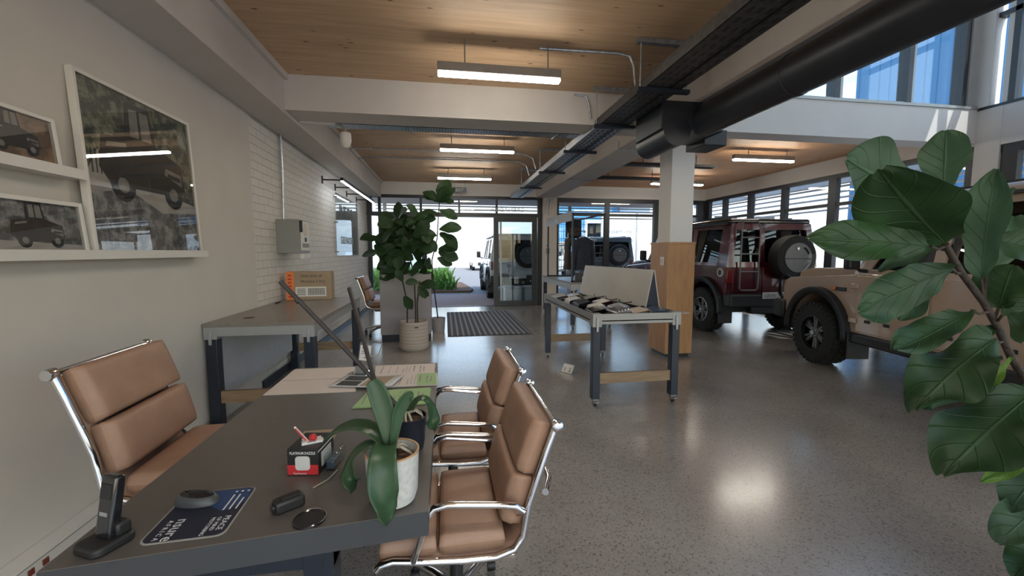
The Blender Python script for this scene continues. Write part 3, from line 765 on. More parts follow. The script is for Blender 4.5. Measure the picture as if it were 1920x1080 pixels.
# wall lamp over it
k = thing('wall_lamp', 'long black wall lamp on four arms above the acrylic sign', 'lamp', (LW-.012, 7.3, 2.62))
for y in (.03, .85, 1.75, 2.7):
    a = MB().box(0, .015, y-.02, y+.02, -.06, .06).build('wall_plate', 'black', k); MB().tube([(.01, y, 0), (.33, y, 0)], .012).build('arm', 'black', k)
MB().box(.30, .345, -.05, 2.95, -.02, .03).build('bar', 'black', k); MB().box(.305, .34, -.04, 2.94, -.03, -.021).build('led_strip', 'lampw', k)
# intercom on the pillar
k = thing('door_intercom', 'small grey intercom buttons on the entrance pillar', 'intercom', (2.74, FY-.125, 1.5))
MB().box(-.03, .05, -.03, .004, -.08, .05).build('mounting_plate', 'greybox', k, bevel=.004); MB().lathe([(0,-.02),(.022,-.02),(.022,0)], 16, (0, -.015, .12), 'y').build('button', 'black', k)
# ------------------------------------------------------------------ desks and tables
def bench(name, label, cat, x0, x1, y0, y1, zt, top_m, apron_m, leg=.075, casters=False, topt=.03, apron=.075, plates=True, tray=False, rail_z=.22):
    W, L = x1-x0, y1-y0
    k = thing(name, label, cat, (x0, y0, 0))
    if tray:
        MB().box(0, W, 0, L, zt-topt-.01, zt-topt).build('tray_bottom', top_m, k)
    else:
        MB().box(-.008, W+.008, -.008, L+.008, zt-topt, zt).build('worktop', [top_m], k, bevel=.002)
    t = zt if tray else zt-topt
    for nm, a in (('apron', (0, W, 0, .012)), ('apron', (0, W, L-.012, L)), ('apron', (0, .012, .012, L-.012)), ('apron', (W-.012, W, .012, L-.012))):
        MB().box(*a, t-apron, t).build(nm, apron_m, k)
    z0 = .075 if casters else 0
    for sx in (0, 1):
        for sy in (0, 1):
            lx, ly = (.004 if sx == 0 else W-leg-.004), (.004 if sy == 0 else L-leg-.004)
            l = MB().box(lx, lx+leg, ly, ly+leg, z0, t-apron-.0).build('leg', 'navy', k, bevel=.004)
            MB().box(lx-.006, lx+leg+.006, ly-.006, ly+leg+.006, t-apron-.025, t+.002 if tray else t-.001).build('bracket', apron_m, l)
            if plates:
                yy = -.012 if sy == 0 else L+.001
                MB().box(lx+leg/2-.012, lx+leg/2+.012, yy, yy+.011, t-apron-.07, t-.03).build('strap', 'alu', l, bevel=.004)
            if casters:
                c = MB(); c.box(lx+.012, lx+leg-.012, ly+.012, ly+leg-.012, .06, .076).box(lx+leg/2-.018, lx+leg/2-.012, ly+.01, ly+.06, .028, .062).box(lx+leg/2+.012, lx+leg/2+.018, ly+.01, ly+.06, .028, .062)
                c.box(lx+leg/2-.02, lx+leg/2+.02, ly-.03, ly+.015, .05, .058)
                c.build('caster_fork', 'steel', l); MB().lathe([(.0, -.011), (.028, -.011), (.031, 0), (.028, .011), (0, .011)], 18, (lx+leg/2, ly+.03, .031), 'x').build('caster', 'black', l, smooth=True)
    for sy in (0, 1):
        y = .02 if sy == 0 else L-.02-.03
        MB().box(leg, W-leg, y, y+.03, rail_z, rail_z+.10).build('stretcher', 'wood', k)
    return k
# near desk
dk = thing('desk', 'dark grey desk in front with the orchids and papers on it', 'desk', (-.905, 1.05, 0))
DW, DL = .85, 1.645
q = [(0, -.015), (DW, .075), (DW, DL), (0, DL)]
b = MB().prism(q, .68, .75, 'z'); b.prism([(x*1.002-.001, y+(.001 if y > 1 else -.001)) for x, y in q], .679, .7475, 'z', 1)
b.build('worktop', ['desk', 'deskedge'], dk)
FW = .645
for (a) in ((.05, FW-.05, .10, .12), (.05, FW-.05, DL-.08, DL-.06), (.05, .07, .08, DL-.08), (FW-.07, FW-.05, .08, DL-.08)):
    MB().box(*a, .60, .68).build('apron', 'navy', dk)
for x in (.05, FW-.125):
    for y in (.094, DL-.131): MB().box(x-.004, x+.075, y, y+.075, 0, .679).build('leg', 'navy', dk, bevel=.003)
for y in (.13, DL-.12): MB().box(.125, FW-.125, y, y+.03, .2, .3).build('stretcher', 'wood', dk)
for y in (.3, .8, 1.3): MB().box(.08, FW-.07, y, y+.05, .63, .678).build('cross_rail', 'navy', dk)

ct = bench('counter_desk', 'tall grey counter desk along the left wall with a parcel on it', 'desk', -1.915, -1.08, 3.68, 5.60, .885, 'counter', 'alu', leg=.085)
MB().lathe([(0, .0), (.042, .0), (.045, -.002)], 24, (.22, .28, .8875)).build('cable_grommet', 'black', ct)
MB().box(.03, .045, .12, 1.8, .25, .80).build('back_panel', 'frosty', ct)
t1 = bench('display_table', 'steel display table on castors with colour samples in its tray', 'table', 1.345, 2.22, 3.68, 5.62, .885, 'black', 'steel', casters=True, tray=True, apron=.095, topt=.06)
MB().box(.875, .96, -.01, .09, .875, .88).build('corner_shelf', 'alu', t1)
t2 = bench('display_table', 'far steel display table carrying the clothes stand', 'table', 2.34, 3.16, 7.6, 9.9, .885, 'counter', 'alu', casters=True, apron=.10)
tag(MB().tube([(-1.6, 6.9, .006), (-1.35, 6.2, .006), (-1.15, 5.9, .006), (-.95, 6.1, .006), (-1.0, 6.9, .006), (-1.2, 7.1, .006)], .005, 6).build('floor_cable', 'white', smooth=True), 'thin white cable lying on the floor beyond the tall counter', 'cable')
# sample plates in the tray of the first table
cols = [('sample_plate', 'silver'), ('sample_plate', 'silver'), ('sample_plate', 'blackg'), ('sample_plate', 'paper'), ('sample_plate', 'maroon'), ('sample_plate', 'wood'), ('sample_plate', 'bluecar'), ('sample_plate', 'sand'), ('sample_plate', 'steel')]
spots = [(.12, 1.62, 'silver', 'pale silver bent colour sample at the far left of the tray'), (.20, 1.26, 'whitecar', 'white bent colour sample behind the cream one'), (.34, 1.7, 'whitecar', 'white bent colour sample at the back of the tray'),
         (.42, 1.33, 'blackg', 'black bent colour sample under the leaning board'), (.20, .92, 'navy', 'dark navy bent colour sample in the tray left of the cream one'), (.44, .93, 'maroon', 'dark maroon bent colour sample in the middle of the tray'),
         (.24, .58, 'plate', 'cream bent colour sample in the tray'), (.33, .20, 'rimlight', 'ribbed silver colour sample nearest the tray corner'), (.52, .17, 'sand', 'sand coloured bent sample at the near edge of the tray'),
         (.46, .52, 'galv', 'grey bent colour sample behind the sand one'), (.70, .215, 'bluecar', 'slate blue bent sample at the right of the tray'), (.13, .30, 'blackg', 'black bent colour sample by the left rim of the tray')]
for i, (x, y, m_, l) in enumerate(spots):
    k = thing('colour_sample', l, 'colour sample', (1.345+x, 3.68+y, .826), R(random.uniform(-7, 7)-4), 'bent colour samples on the display table')
    prof = [(-.085, .0), (-.07, .055), (.06, .085), (.095, .05), (.088, .047), (.058, .079), (-.066, .05), (-.079, .0)]
    MB().prism(prof, -.13, .13, 'y').build('plate', m_, k, bevel=.003)
    b = MB()
    for q in (-.02, .02): b.box(-.05, .05, q-.006, q+.006, 0, .06)
    b.build('support', 'black', k)
    if i == 7:
        b = MB()
        for q in range(4): b.box(-.05+q*.03, -.04+q*.03, -.125, .125, .058+q*.0065, .076+q*.0065)
        b.build('rib', m_, k)
# A-frame of two boards on the table
k = thing('a_frame_board', 'large grey A-frame board standing on the display table', 'display board', (2.04, 4.05, .887), R(8))
Lb = 1.52
ap = .085
b = MB(); b.prism([(0, 0), (.012, 0), (ap+.006, .385), (ap-.006, .385)], 0, Lb, 'y'); b.build('front_panel', 'board', k)
b = MB(); b.prism([(.165, 0), (.177, 0), (ap+.02, .385), (ap+.008, .385)], 0, Lb, 'y'); b.build('rear_panel', 'board', k)
for y in (.005, Lb-.015): MB().prism([(.02, .01), (.16, .01), (ap+.008, .36), (ap+.002, .36)], y, y+.01, 'y').build('end_web', 'navy', k)
for y0 in (.25, .55, .85):
    MB().tube([(-.0, y0+.0, .03), (-.03, y0+.06, .012), (-.04, y0+.12, .008), (-.03, y0+.2, .012), (-.0, y0+.26, .03)], .006, 6).build('cable_loop', 'black', k, smooth=True)
for y in (.02, Lb-.06): MB().box(-.01, .19, y, y+.04, 0, .012).build('foot_bar', 'navy', k)
# calendar prism on the floor
k = thing('number_prism', 'small silver prism with a number on the floor by the table', 'sign', (1.49, 4.86, 0), R(38))
MB().prism([(-.075, 0), (.075, 0), (.0, .105)], -.085, .085, 'y').build('body', 'steel', k)
kk = MB().prism([(-.076, .006), (-.068, .018), (-.014, .094), (-.022, .088)], -.075, .075, 'y'); kk.build('face_plate', 'white', k)
for y, ch in ((-.035, '2'), (.035, '1')): text(ch, .07, (-.068, y, .022), (R(54), 0, R(-90)), 'ink', k, align='CENTER', name='number')
# clothes stand on table 2
k = thing('clothes_stand', 'black display stand with grid and name board on the far table', 'display stand', (2.36, 7.66, .886))
for x, y in ((0, 0), (.62, 0), (0, 1.9), (.62, 1.9)): MB().box(x, x+.03, y, y+.03, 0, 1.30).build('post', 'navy', k)
b = MB()
for x in (0, .62): b.box(x, x+.03, 0, 1.93, 1.27, 1.30)
for y in (0, 1.9): b.box(0, .65, y, y+.03, 1.27, 1.30).box(0, .65, y, y+.03, .0, .03)
b.build('top_frame', 'navy', k)
MB().box(-.02, -.002, 0, 1.95, 1.15, 1.33).build('name_board', 'greybox', k)
text('INEOS', .10, (-.024, 1.2, 1.2), (R(90), 0, R(-90)), 'letter', k, bold=.002)
b = MB()
for i in range(13): b.tube([(.03+i*.048, 1.0, .03), (.03+i*.048, 1.0, 1.22)], .004, 5)
for i in range(8): b.tube([(.02, 1.0, .1+i*.15), (.63, 1.0, .1+i*.15)], .004, 5)
b.build('wire_grid', 'black', k)
b = MB().box(.03, .36, .5, 1.0, .70, .72); b.build('shelf', 'navy', k)
b = MB().tube([(.34, 1.0, .98), (.34, .28, .98), (.34, .28, .94)], .009, 8); b.build('hanging_rail', 'black', k)
def garment(label, x, y, z, w, h, m_, rz):
    g = thing('hanging_shirt', label, 'shirt', (x, y, z), rz, 'shirts on the clothes stand')
    def fn(u, v):
        a = 2*PI*u; t = v
        ww = w*(.36 + .14*min(1, t*6)) if t < .18 else w*(.5 - .03*t)
        return ((ww)*math.cos(a) + .01*math.sin(9*a+5*t), .055*math.sin(a)*(1+.4*t) + .008*math.sin(14*a+8*t), -h*t + (.035*(1-abs(math.cos(a))) if t < .02 else 0))
    MB().sheet(fn, 28, 14).build('body', m_, g, smooth=True, angle=180)
    for s in (-1, 1): MB().tube([(s*w*.40, 0, -.03), (s*w*.56, 0, -.25), (s*w*.60, .0, -.52)], .06, 10, r2=.04).build('sleeve', m_, g, smooth=True)
    MB().tube([(-w*.35, 0, -.01), (0, 0, .05), (w*.35, 0, -.01)], .008, 6).build('hanger', 'white', g)
    MB().tube([(0, 0, .05), (0, 0, .10), (.02, 0, .125), (0, 0, .14), (-.015, 0, .125)], .004, 6).build('hook', 'chrome', g)
garment('dark blue shirt on a white hanger at the front of the stand', 2.70, 8.02, 1.72, .40, .62, 'cloth', R(20))
garment('dark brown shirt on a hanger at the left of the stand', 2.47, 8.3, 1.72, .30, .62, 'cap', R(70))
k = thing('cloth_cap', 'dark brown cap resting on the small shelf of the stand', 'cap', (2.53, 8.34, 1.61))
MB().lathe([(.10, 0), (.105, .04), (.095, .09), (.06, .125), (0, .14)], 20).build('crown', 'cap', k, smooth=True)
MB().prism([(-.09, -.05), (.09, -.05), (.07, -.16), (0, -.19), (-.07, -.16)], .0, .012, 'z').build('peak', 'cap', k, bevel=.004)
k = thing('backpack', 'dark bag hung high on the grid behind the cap', 'bag', (2.66, 8.56, 1.86))
MB().box(-.16, .16, -.08, .07, -.12, .28).build('body', 'cloth', k, bevel=.05, seg=4); MB().box(-.11, .11, -.12, -.07, -.08, .1).build('pocket', 'cap', k, bevel=.02, seg=3)
k = thing('leaflet_holder', 'small black leaflet stand at the near corner of the far table', 'stand', (2.46, 7.78, .886), R(-20))
MB().prism([(0, 0), (.12, 0), (.03, .17), (.018, .17)], 0, .14, 'x').build('easel', 'black', k)

# ------------------------------------------------------------------ oak cabinet round the column
k = thing('column_cabinet', 'tall oak cabinet boxed around the foot of the white column', 'cabinet', (2.985, 5.32, 0))
for a in ((0, .40, 0, .018), (0, .018, .018, .46), (.382, .40, .018, .46), (.0, .40, .46, .478)):
    MB().box(*a, .05, 1.565).build('side_panel', 'oak', k)
MB().box(-.008, .408, -.008, .06, 1.565, 1.59).box(-.008, .06, .06, .486, 1.565, 1.59).box(.35+.0, .36+.0, 0.06, .07, 1.565, 1.57).build('top_rim', 'oak', k)
MB().box(.03, .37, .03, .44, 0, .05).build('plinth', 'black', k)
k = thing('light_switch', 'white switch plate on the left side of the oak cabinet', 'switch', (2.983, 5.45, 1.33))
MB().box(-.010, .0, -.05, .05, -.06, .06).build('plate', 'white', k, bevel=.003); MB().box(-.014, -.009, -.03, -.004, -.025, .025).build('rocker', 'paper', k); MB().box(-.014, -.009, .004, .03, -.025, .025).build('rocker', 'paper', k)

# ------------------------------------------------------------------ soft pad chairs
PROF = [(-.335, .872), (-.305, .79), (-.275, .70), (-.242, .60), (-.232, .54), (-.225, .49), (-.195, .445), (-.13, .425), (-.02, .425), (.12, .436), (.21, .448), (.25, .44), (.265, .425)]
def interp(t):
    n = len(PROF)-1; i = min(n-1, int(t*n)); q = t*n-i
    a, b = PROF[i], PROF[i+1]; return (a[0]+(b[0]-a[0])*q, a[1]+(b[1]-a[1])*q)
def pad(parent, c, along, nrm, w, l, th, name, dz=0):
    """cushion centred at c (x,z), its length along `along`, thickness on nrm"""
    A = Vector((along[0], 0, along[1])).normalized(); Nn = Vector((nrm[0], 0, nrm[1])).normalized(); Y = Vector((0, 1, 0))
    mtx = Matrix((A, Y, Nn)).transposed().to_4x4(); mtx.translation = Vector((c[0], 0, c[1]))
    b = MB()
    def fn(u, v):
        pass
    nx, ny = 10, 14
    def sup(t, e=5.): return (max(0, 1-abs(t)**e))**(1/e)
    for side in (1, -1):
        vs = []; fs = []
        for i in range(nx+1):
            for j in range(ny+1):
                p = math.sin((i/nx-.5)*PI); q = math.sin((j/ny-.5)*PI)
                rr = sup(p)*sup(q)
                h = side*th/2*(rr**.6)
                vs.append((p*l/2, q*w/2, h))
        for i in range(nx):
            for j in range(ny):
                f = (i*(ny+1)+j, (i+1)*(ny+1)+j, (i+1)*(ny+1)+j+1, i*(ny+1)+j+1)
                fs.append(f if side > 0 else f[::-1])
        b.add(vs, fs, 0, mtx)
    o = b.build(name, 'leather', parent, smooth=True, angle=180)
    s = MB()
    loop = []
    for k2 in range(40):
        a = 2*PI*k2/40; cx, sy = math.cos(a), math.sin(a)
        e = .3; px = math.copysign(abs(cx)**e, cx); py = math.copysign(abs(sy)**e, sy)
        loop.append(mtx @ Vector((px*l/2*.90, py*w/2*.95, th*.36)))
    s.tube(loop, .0016, 5, closed=True).build('stitching', 'stitch', o)
    return o
def soft_chair(label, arms, group='tan soft pad chairs'):
    k = thing('soft_pad_chair', label, 'chair', (0,0,0), 0, group)
    hw = .232
    for s in (-1, 1):
        MB().tube([(x, s*hw, z) for x, z in PROF], .0125, 10).build('side_rail', 'chrome', k, smooth=True)
        MB().lathe([(0, -.016), (.017, -.016), (.02, -.011), (.02, .014), (.012, .02), (.0, .02)], 18, (PROF[0][0]-.004, s*hw+ (0 if s > 0 else -.004), PROF[0][1]), 'y').build('end_cap', 'chrome', k, smooth=True)
        if arms:
            MB().tube([(-.205, s*hw, .575), (-.215, s*(hw+.03), .60), (-.19, s*(hw+.035), .622), (-.15, s*(hw+.035), .63), (.03, s*(hw+.035), .648), (.075, s*(hw+.035), .64), (.10, s*(hw+.035), .605), (.112, s*(hw+.033), .56), (.14, s*(hw+.02), .47), (.145, s*hw, .44)], .0115, 10).build('armrest', 'chrome', k, smooth=True)
            MB().tube([(-.19, s*(hw+.012), .612), (.03, s*(hw+.012), .640), (.07, s*(hw+.014), .63), (.094, s*(hw+.016), .60)], .008, 8).build('arm_inner_bar', 'chrome', k, smooth=True)
    MB().tube([(PROF[0][0]-.004, -hw, PROF[0][1]), (PROF[0][0]-.004, hw, PROF[0][1])], .0105, 10).build('top_bar', 'chrome', k, smooth=True)
    if arms: MB().tube([(-.30, -hw, .64), (-.335, -hw*.6, .635), (-.345, 0, .633), (-.335, hw*.6, .635), (-.30, hw, .64)], .012, 10).build('back_stretcher', 'chrome', k, smooth=True)
    def sl(u, v):
        x, z = interp(u*.97+.015); return (x-.0, -hw+.006 + v*(2*hw-.012), z+.002)
    MB().sheet(sl, 40, 4).build('sling', 'leather', k, smooth=True, solid=.008, angle=180)
    def pd(t0, t1, th, nm):
        a = interp(t0); c = interp(t1); al = (c[0]-a[0], c[1]-a[1]); n = (-al[1], al[0])
        if n[1] < 0 or (abs(al[0]) < abs(al[1]) and n[0] < 0): n = (-n[0], -n[1])
        L = math.hypot(*al); nn = (n[0]/L, n[1]/L)
        ce = ((a[0]+c[0])/2 + nn[0]*th*.5, (a[1]+c[1])/2 + nn[1]*th*.5)
        return pad(k, ce, al, nn, 2*hw-.02, L, th, nm)
    pd(.0, .175, .085, 'head_pad'); pd(.178, .37, .095, 'back_pad'); pd(.54, .715, .085, 'seat_pad'); pd(.72, .95, .08, 'front_seat_pad')
    # base
    MB().box(-.12, .12, -.09, .09, .36, .41).build('tilt_mechanism', 'black', k, bevel=.01)
    MB().tube([(-.19, -.2, .40), (.2, -.2, .42), (.23, -.17, .42), (.23, .17, .42), (.2, .2, .42), (-.19, .2, .40)], .012, 8, closed=True).build('under_frame', 'chrome', k, smooth=True)
    MB().cyl((0,0,.12), (0,0,.37), .026, 16).build('gas_column', 'black', k, smooth=True)
    for i in range(5):
        a = R(72*i+20); dx, dy = math.cos(a), math.sin(a)
        l = MB().tube([(dx*.02, dy*.02, .125), (dx*.15, dy*.15, .115), (dx*.29, dy*.29, .085)], .022, 10, r2=.013); l.build('base_arm', 'chrome', k, smooth=True)
        MB().lathe([(0, -.018), (.024, -.018), (.027, 0), (.024, .018), (0, .018)], 16, (dx*.29, dy*.29, .027), 'x').build('caster', 'black', k, smooth=True)
        MB().cyl((dx*.29, dy*.29, .04), (dx*.29, dy*.29, .09), .008, 8).build('caster_stem', 'black', k)
    return k
ch = soft_chair('tan leather chair with chrome arms nearest the viewer, right of the desk', True); ch.location = (.03, 1.575, 0); ch.rotation_euler = (0,0,PI)
dup(ch, (.03, 2.23, 0), PI, 'tan leather chair with chrome arms at the far end of the desk')
c2 = soft_chair('tan leather armless chair between the desk and the left wall', False); c2.location = (-1.055, 2.035, .0); c2.rotation_euler = (0,0,R(2)); c2.scale = (1.14, 1.13, 1.16)
dup(c2, (-1.08, 7.68, .0), R(0), 'tan leather task chair on castors beyond the counter by the planter', scale=1.16)
# ------------------------------------------------------------------ things on the desk
Z = .7505
def rrect(w, h, r, n=5):
    P = []
    for cx, cy, a in ((w/2-r, h/2-r, 0), (-w/2+r, h/2-r, 90), (-w/2+r, -h/2+r, 180), (w/2-r, -h/2+r, 270)): P += arc(cx, cy, r, a, a+90, n)
    return P
k = thing('mouse_pad', 'dark blue printed mouse mat with pale edge on the desk', 'mouse mat', (-.657, 1.209, Z), R(3))
MB().prism(rrect(.190, .228, .022), 0, .0022, 'z').build('rim', 'padedge', k)
MB().prism(rrect(.181, .219, .019), .0022, .0030, 'z').build('mat', 'padblue', k)
b = MB(); b.prism([(-.05, .105), (.088, .105), (.088, .03), (.045, -.005), (.0, .03)], .003, .0033, 'z'); b.build('blue_print', 'padblue2', k)
for s_, sz, x, y in (('nsure', .040, -.048, -.022), ('A F R I C A', .017, -.068, -.024)): text(s_, sz, (x, y, .0036), (0, 0, R(-90)), 'letter', k, extrude=.0002)
for s_, sz, x, y in (('PEACE', .021, .066, -.030), ('OF MIND', .014, .050, -.032), ('MOTORING', .014, .035, -.032)): text(s_, sz, (x, y, .0036), (0, 0, R(-90)), 'letter', k, extrude=.0002)
for i, x in enumerate((.078, .062, .047)):
    b = MB().box(x-.002, x+.002, .0, .075-.02*(i == 0), .0034, .0037).box(x-.003, x+.003, .088, .094, .0034, .0037); b.build('small_print', 'letter', k)
k = thing('computer_mouse', 'grey wireless mouse resting on the dark blue mat', 'mouse', (-.700, 1.262, Z+.0032), R(-8)); k.scale = (1.15, 1.1, 1.0)
def msf(u, v):
    a = 2*PI*u; r = math.sin(v*PI/2)
    x = .052*math.cos(a)*r; y = .030*math.sin(a)*r*(1+.06*math.cos(2*a)); z = .030*max(0, 1-r**4)**.6*(1-.22*(x/.052)) + .001
    return (x, y, z)
MB().sheet(msf, 28, 10).build('shell', 'mouse', k, smooth=True, angle=180)
MB().sheet(lambda u, v: (.040*math.cos(2*PI*u)*v, .021*math.sin(2*PI*u)*v, (.0308)*(1-.22*(.040*math.cos(2*PI*u)*v/.052))*(1-(v*.75)**4)**.6+.0016), 24, 6).build('top_cover', 'blackg', k, smooth=True, angle=180)
MB().lathe([(0, -.003), (.007, -.003), (.007, .003), (0, .003)], 14, (.03, 0, .026), 'y').build('scroll_wheel', 'black', k)
k = thing('cordless_phone', 'black cordless phone standing in its charging cradle at the desk corner', 'phone', (-.822, 1.108, Z), R(-25))
MB().prism(rrect(.088, .092, .02), 0, .022, 'z').build('cradle', 'black', k, bevel=.006)
MB().box(-.032, .032, .008, .04, .02, .052).build('cradle_back', 'black', k, bevel=.006)
m_ = Matrix.Rotation(R(-10), 4, 'X') @ Matrix.Translation((0, .0, .018))
b = MB(); b.box(-.025, .025, -.012, .014, 0, .15, 0, m_); b.build('handset', 'blackg', k, bevel=.007, seg=3)
b = MB(); b.box(-.018, .018, -.0135, -.011, .095, .13, 0, m_); b.build('screen', 'black', k)
b = MB(); b.box(-.012, .012, -.0137, -.011, .055, .064, 0, m_); b.build('badge', 'alu', k)
k = thing('desk_gadget', 'small black boxy gadget in the middle of the desk', 'gadget', (-.436, 1.198, Z), R(35))
MB().box(-.038, .038, -.021, .021, 0, .034).build('body', 'black', k, bevel=.008, seg=3); MB().box(-.045, -.036, -.015, .015, .006, .026).build('nose', 'blackg', k, bevel=.003); MB().box(-.02, .03, -.012, .012, .033, .0375).build('top_grip', 'rubber', k, bevel=.003)
k = thing('lens_cap', 'round black disc with a thin silver rim beside the gadget', 'lens cap', (-.363, 1.132, Z), 0)
MB().lathe([(0, .005), (.036, .005), (.039, .008), (.041, .006), (.041, .0), (0, 0)], 32).build('disc', 'blackg', k, smooth=True)
MB().tube([(.041*math.cos(a*PI/16), .041*math.sin(a*PI/16), .007) for a in range(-4, 12)], .0012, 6).build('silver_rim', 'chrome', k)
k = thing('small_carton', 'small black and red carton with a white label on the desk', 'box', (-.445, 1.425, Z), R(-8))
MB().box(-.048, .048, -.055, .07, 0, .088).build('carton', 'black', k, bevel=.001)
MB().box(-.0485, .0485, -.0556, -.0550, .004, .036).build('red_panel', 'redp', k)
MB().prism([(x, z+.042) for x, z in rrect(.046, .046, .01)], -.0565, -.0555, 'y').build('front_label', 'plate', k)
MB().box(.0482, .049, -.03, .045, .018, .066).build('side_label', 'plate', k); MB().box(.0482, .0488, -.054, .068, .075, .08).build('side_line', 'plate', k)
text('PLATINUM DAZZLE', .0118, (-.040, -.0558, .071), (R(90), 0, 0), 'letter', k, extrude=.0002, sx=.78, bold=.0002); text('Pearlescent', .009, (-.03, -.0562, .006), (R(90), 0, 0), 'letter', k, extrude=.0002)
k = thing('small_toy', 'tiny red and white toy lying on top of the black carton', 'toy', (-.437, 1.415, Z+.0885), R(20))
MB().box(-.03, .035, -.012, .012, 0, .006).box(-.028, -.014, -.02, .02, .004, .012).box(.012, .03, -.018, .018, .004, .01).build('base', 'whitecar', k)
MB().tube([(-.012, 0, .008), (-.048, .012, .058)], .0035, 8).build('mast', 'whitecar', k); MB().tube([(-.015, -.004, .010), (-.046, .008, .054)], .0025, 6).build('red_strut', 'redp', k)
MB().lathe([(.0, 0), (.011, .004), (.013, .012), (.008, .02), (0, .023)], 14, (.004, .0, .006)).build('red_dome', 'redp', k, smooth=True)
k = thing('plastic_blister', 'clear plastic tray beside the black carton', 'tray', (-.372, 1.435, Z), R(-8))
MB().box(-.018, .018, -.05, .05, 0, .05).build('tray', 'acrylic', k, bevel=.004); MB().box(-.012, .012, -.042, .03, .004, .03).build('insert', 'bluecar', k, bevel=.003)
k = thing('paper_card', 'plain pale card lying behind the black carton', 'card', (-.49, 1.665, Z), R(2)); MB().box(-.065, .065, -.06, .06, 0, .002).build('card', 'card', k)
tag(MB().tube([(-.40, 1.288, Z+.003), (-.385, 1.30, Z+.006), (-.367, 1.33, Z+.004), (-.352, 1.385, Z+.005)], .0018, 6).build('straw_strand', 'root', smooth=True), 'pale dry strand lying on the desk left of the white pot', 'straw')
# papers
def sheets(name, label, cat, pts, n, m_, group=None, lift=0.):
    k = thing(name, label, cat, (0, 0, Z+lift), 0, group)
    for i in range(n):
        j = [(x+random.uniform(-.006, .006)*(i > 0), y+random.uniform(-.006, .006)*(i > 0)) for x, y in pts]
        MB().prism(j, (n-1-i)*.0016, (n-1-i)*.0016+.0012, 'z').build('sheet', m_, k)
    return k, n*.0016
a, zt = sheets('paper_sheets', 'large pale sheets spread at the far left of the desk', 'paper', [(-.897, 2.20), (-.455, 2.19), (-.56, 2.665), (-.90, 2.67)], 2, 'paper')
b = MB(); b.prism([(-.885, 2.43), (-.50, 2.435), (-.50, 2.431), (-.885, 2.426)], zt, zt+.0006, 'z'); b.build('fold', 'dim', a)
k = thing('brochure', 'open brochure with dark pictures on the desk', 'brochure', (-.43, 2.33, Z+.0055), R(-14))
def bro(u, v): return (-.16+.34*u, -.10+.2*v, .004+.016*max(0, u-.55)**1.3*2)
MB().sheet(bro, 14, 2).build('pages', 'plate', k, smooth=True, solid=.0015, angle=180)
for x0, x1, y0, y1, m_, nm in ((-.13, -.015, .005, .085, 'ink', 'picture'), (-.13, -.015, -.085, -.005, 'ink', 'picture'), (0., .13, -.085, .085, 'card', 'picture')):
    MB().sheet(lambda u, v: (x0+(x1-x0)*u, y0+(y1-y0)*v, bro((x0+(x1-x0)*u+.16)/.34, 0)[2]+.0016), 8, 1).build(nm, m_, k)
k = thing('acrylic_card_stand', 'clear acrylic stand holding a white card at the far edge of the desk', 'stand', (-.49, 2.52, Z+.0), R(-25))
MB().box(-.06, .06, -.05, .05, .004, .009).build('base', 'acrylic', k); b = MB().lathe([(.028, .0095), (.034, .0095), (.034, .0115), (.028, .0115)], 20); b.build('base_ring', 'acrylic', k)
mt = Matrix.Translation((0.0, .02, .01)) @ Matrix.Rotation(R(-14), 4, 'X')
b = MB(); b.box(-.05, .05, 0, .004, 0, .16, 0, mt); b.build('upright', 'acrylic', k)
b = MB(); b.box(-.036, .036, -.006, -.001, .06, .15, 0, mt); cd = b.build('card', 'whitecar', k)
b = MB(); b.box(-.02, .02, -.0066, -.006, .13, .136, 0, mt).box(-.025, .01, -.0066, -.006, .112, .115, 0, mt).box(-.025, .015, -.0066, -.006, .1, .103, 0, mt).box(-.005, .025, -.0066, -.006, .075, .079, 0, mt); b.build('print', 'ink', cd)
def form(k, x0, y0, w, h, m_, z, rows):
    b = MB()
    for (a, c, ww, hh) in rows: b.box(x0+a*w, x0+(a+ww)*w, y0+c*h, y0+(c+hh)*h, z, z+.0006)
    b.build('print', m_, k)
rows = [(.03, .1, .02, .8), (.2, .05, .012, .55), (.2, .7, .012, .2), (.36, .1, .012, .8), (.5, .05, .012, .5), (.57, .1, .008, .8), (.64, .1, .008, .8), (.72, .25, .03, .6), (.86, .15, .025, .2), (.86, .45, .025, .35), (.94, .2, .02, .5)]
k, zt = sheets('form_pad', 'white printed form at the far right of the desk', 'form', [(-.405, 2.455), (-.07, 2.455), (-.066, 2.67), (-.43, 2.672)], 2, 'paper', 'printed forms on the desk'); form(k, -.39, 2.47, .27, .19, 'dim', zt, rows)
k, zt = sheets('form_pad', 'printed form pad with a green right-hand third, behind the green pad', 'form', [(-.345, 2.225), (-.05, 2.225), (-.058, 2.445), (-.40, 2.445)], 4, 'paper', 'printed forms on the desk')
MB().prism([(-.155, 2.226), (-.051, 2.226), (-.059, 2.444), (-.165, 2.444)], zt, zt+.0008, 'z').build('green_field', 'green', k); form(k, -.35, 2.235, .28, .2, 'dim', zt+.0009, rows)
k, zt = sheets('form_pad', 'bright green printed pad on the desk behind the orchids', 'form', [(-.423, 1.95), (-.088, 1.95), (-.083, 2.18), (-.392, 2.172)], 4, 'green', 'printed forms on the desk'); form(k, -.40, 1.965, .30, .19, 'dim', zt, rows)

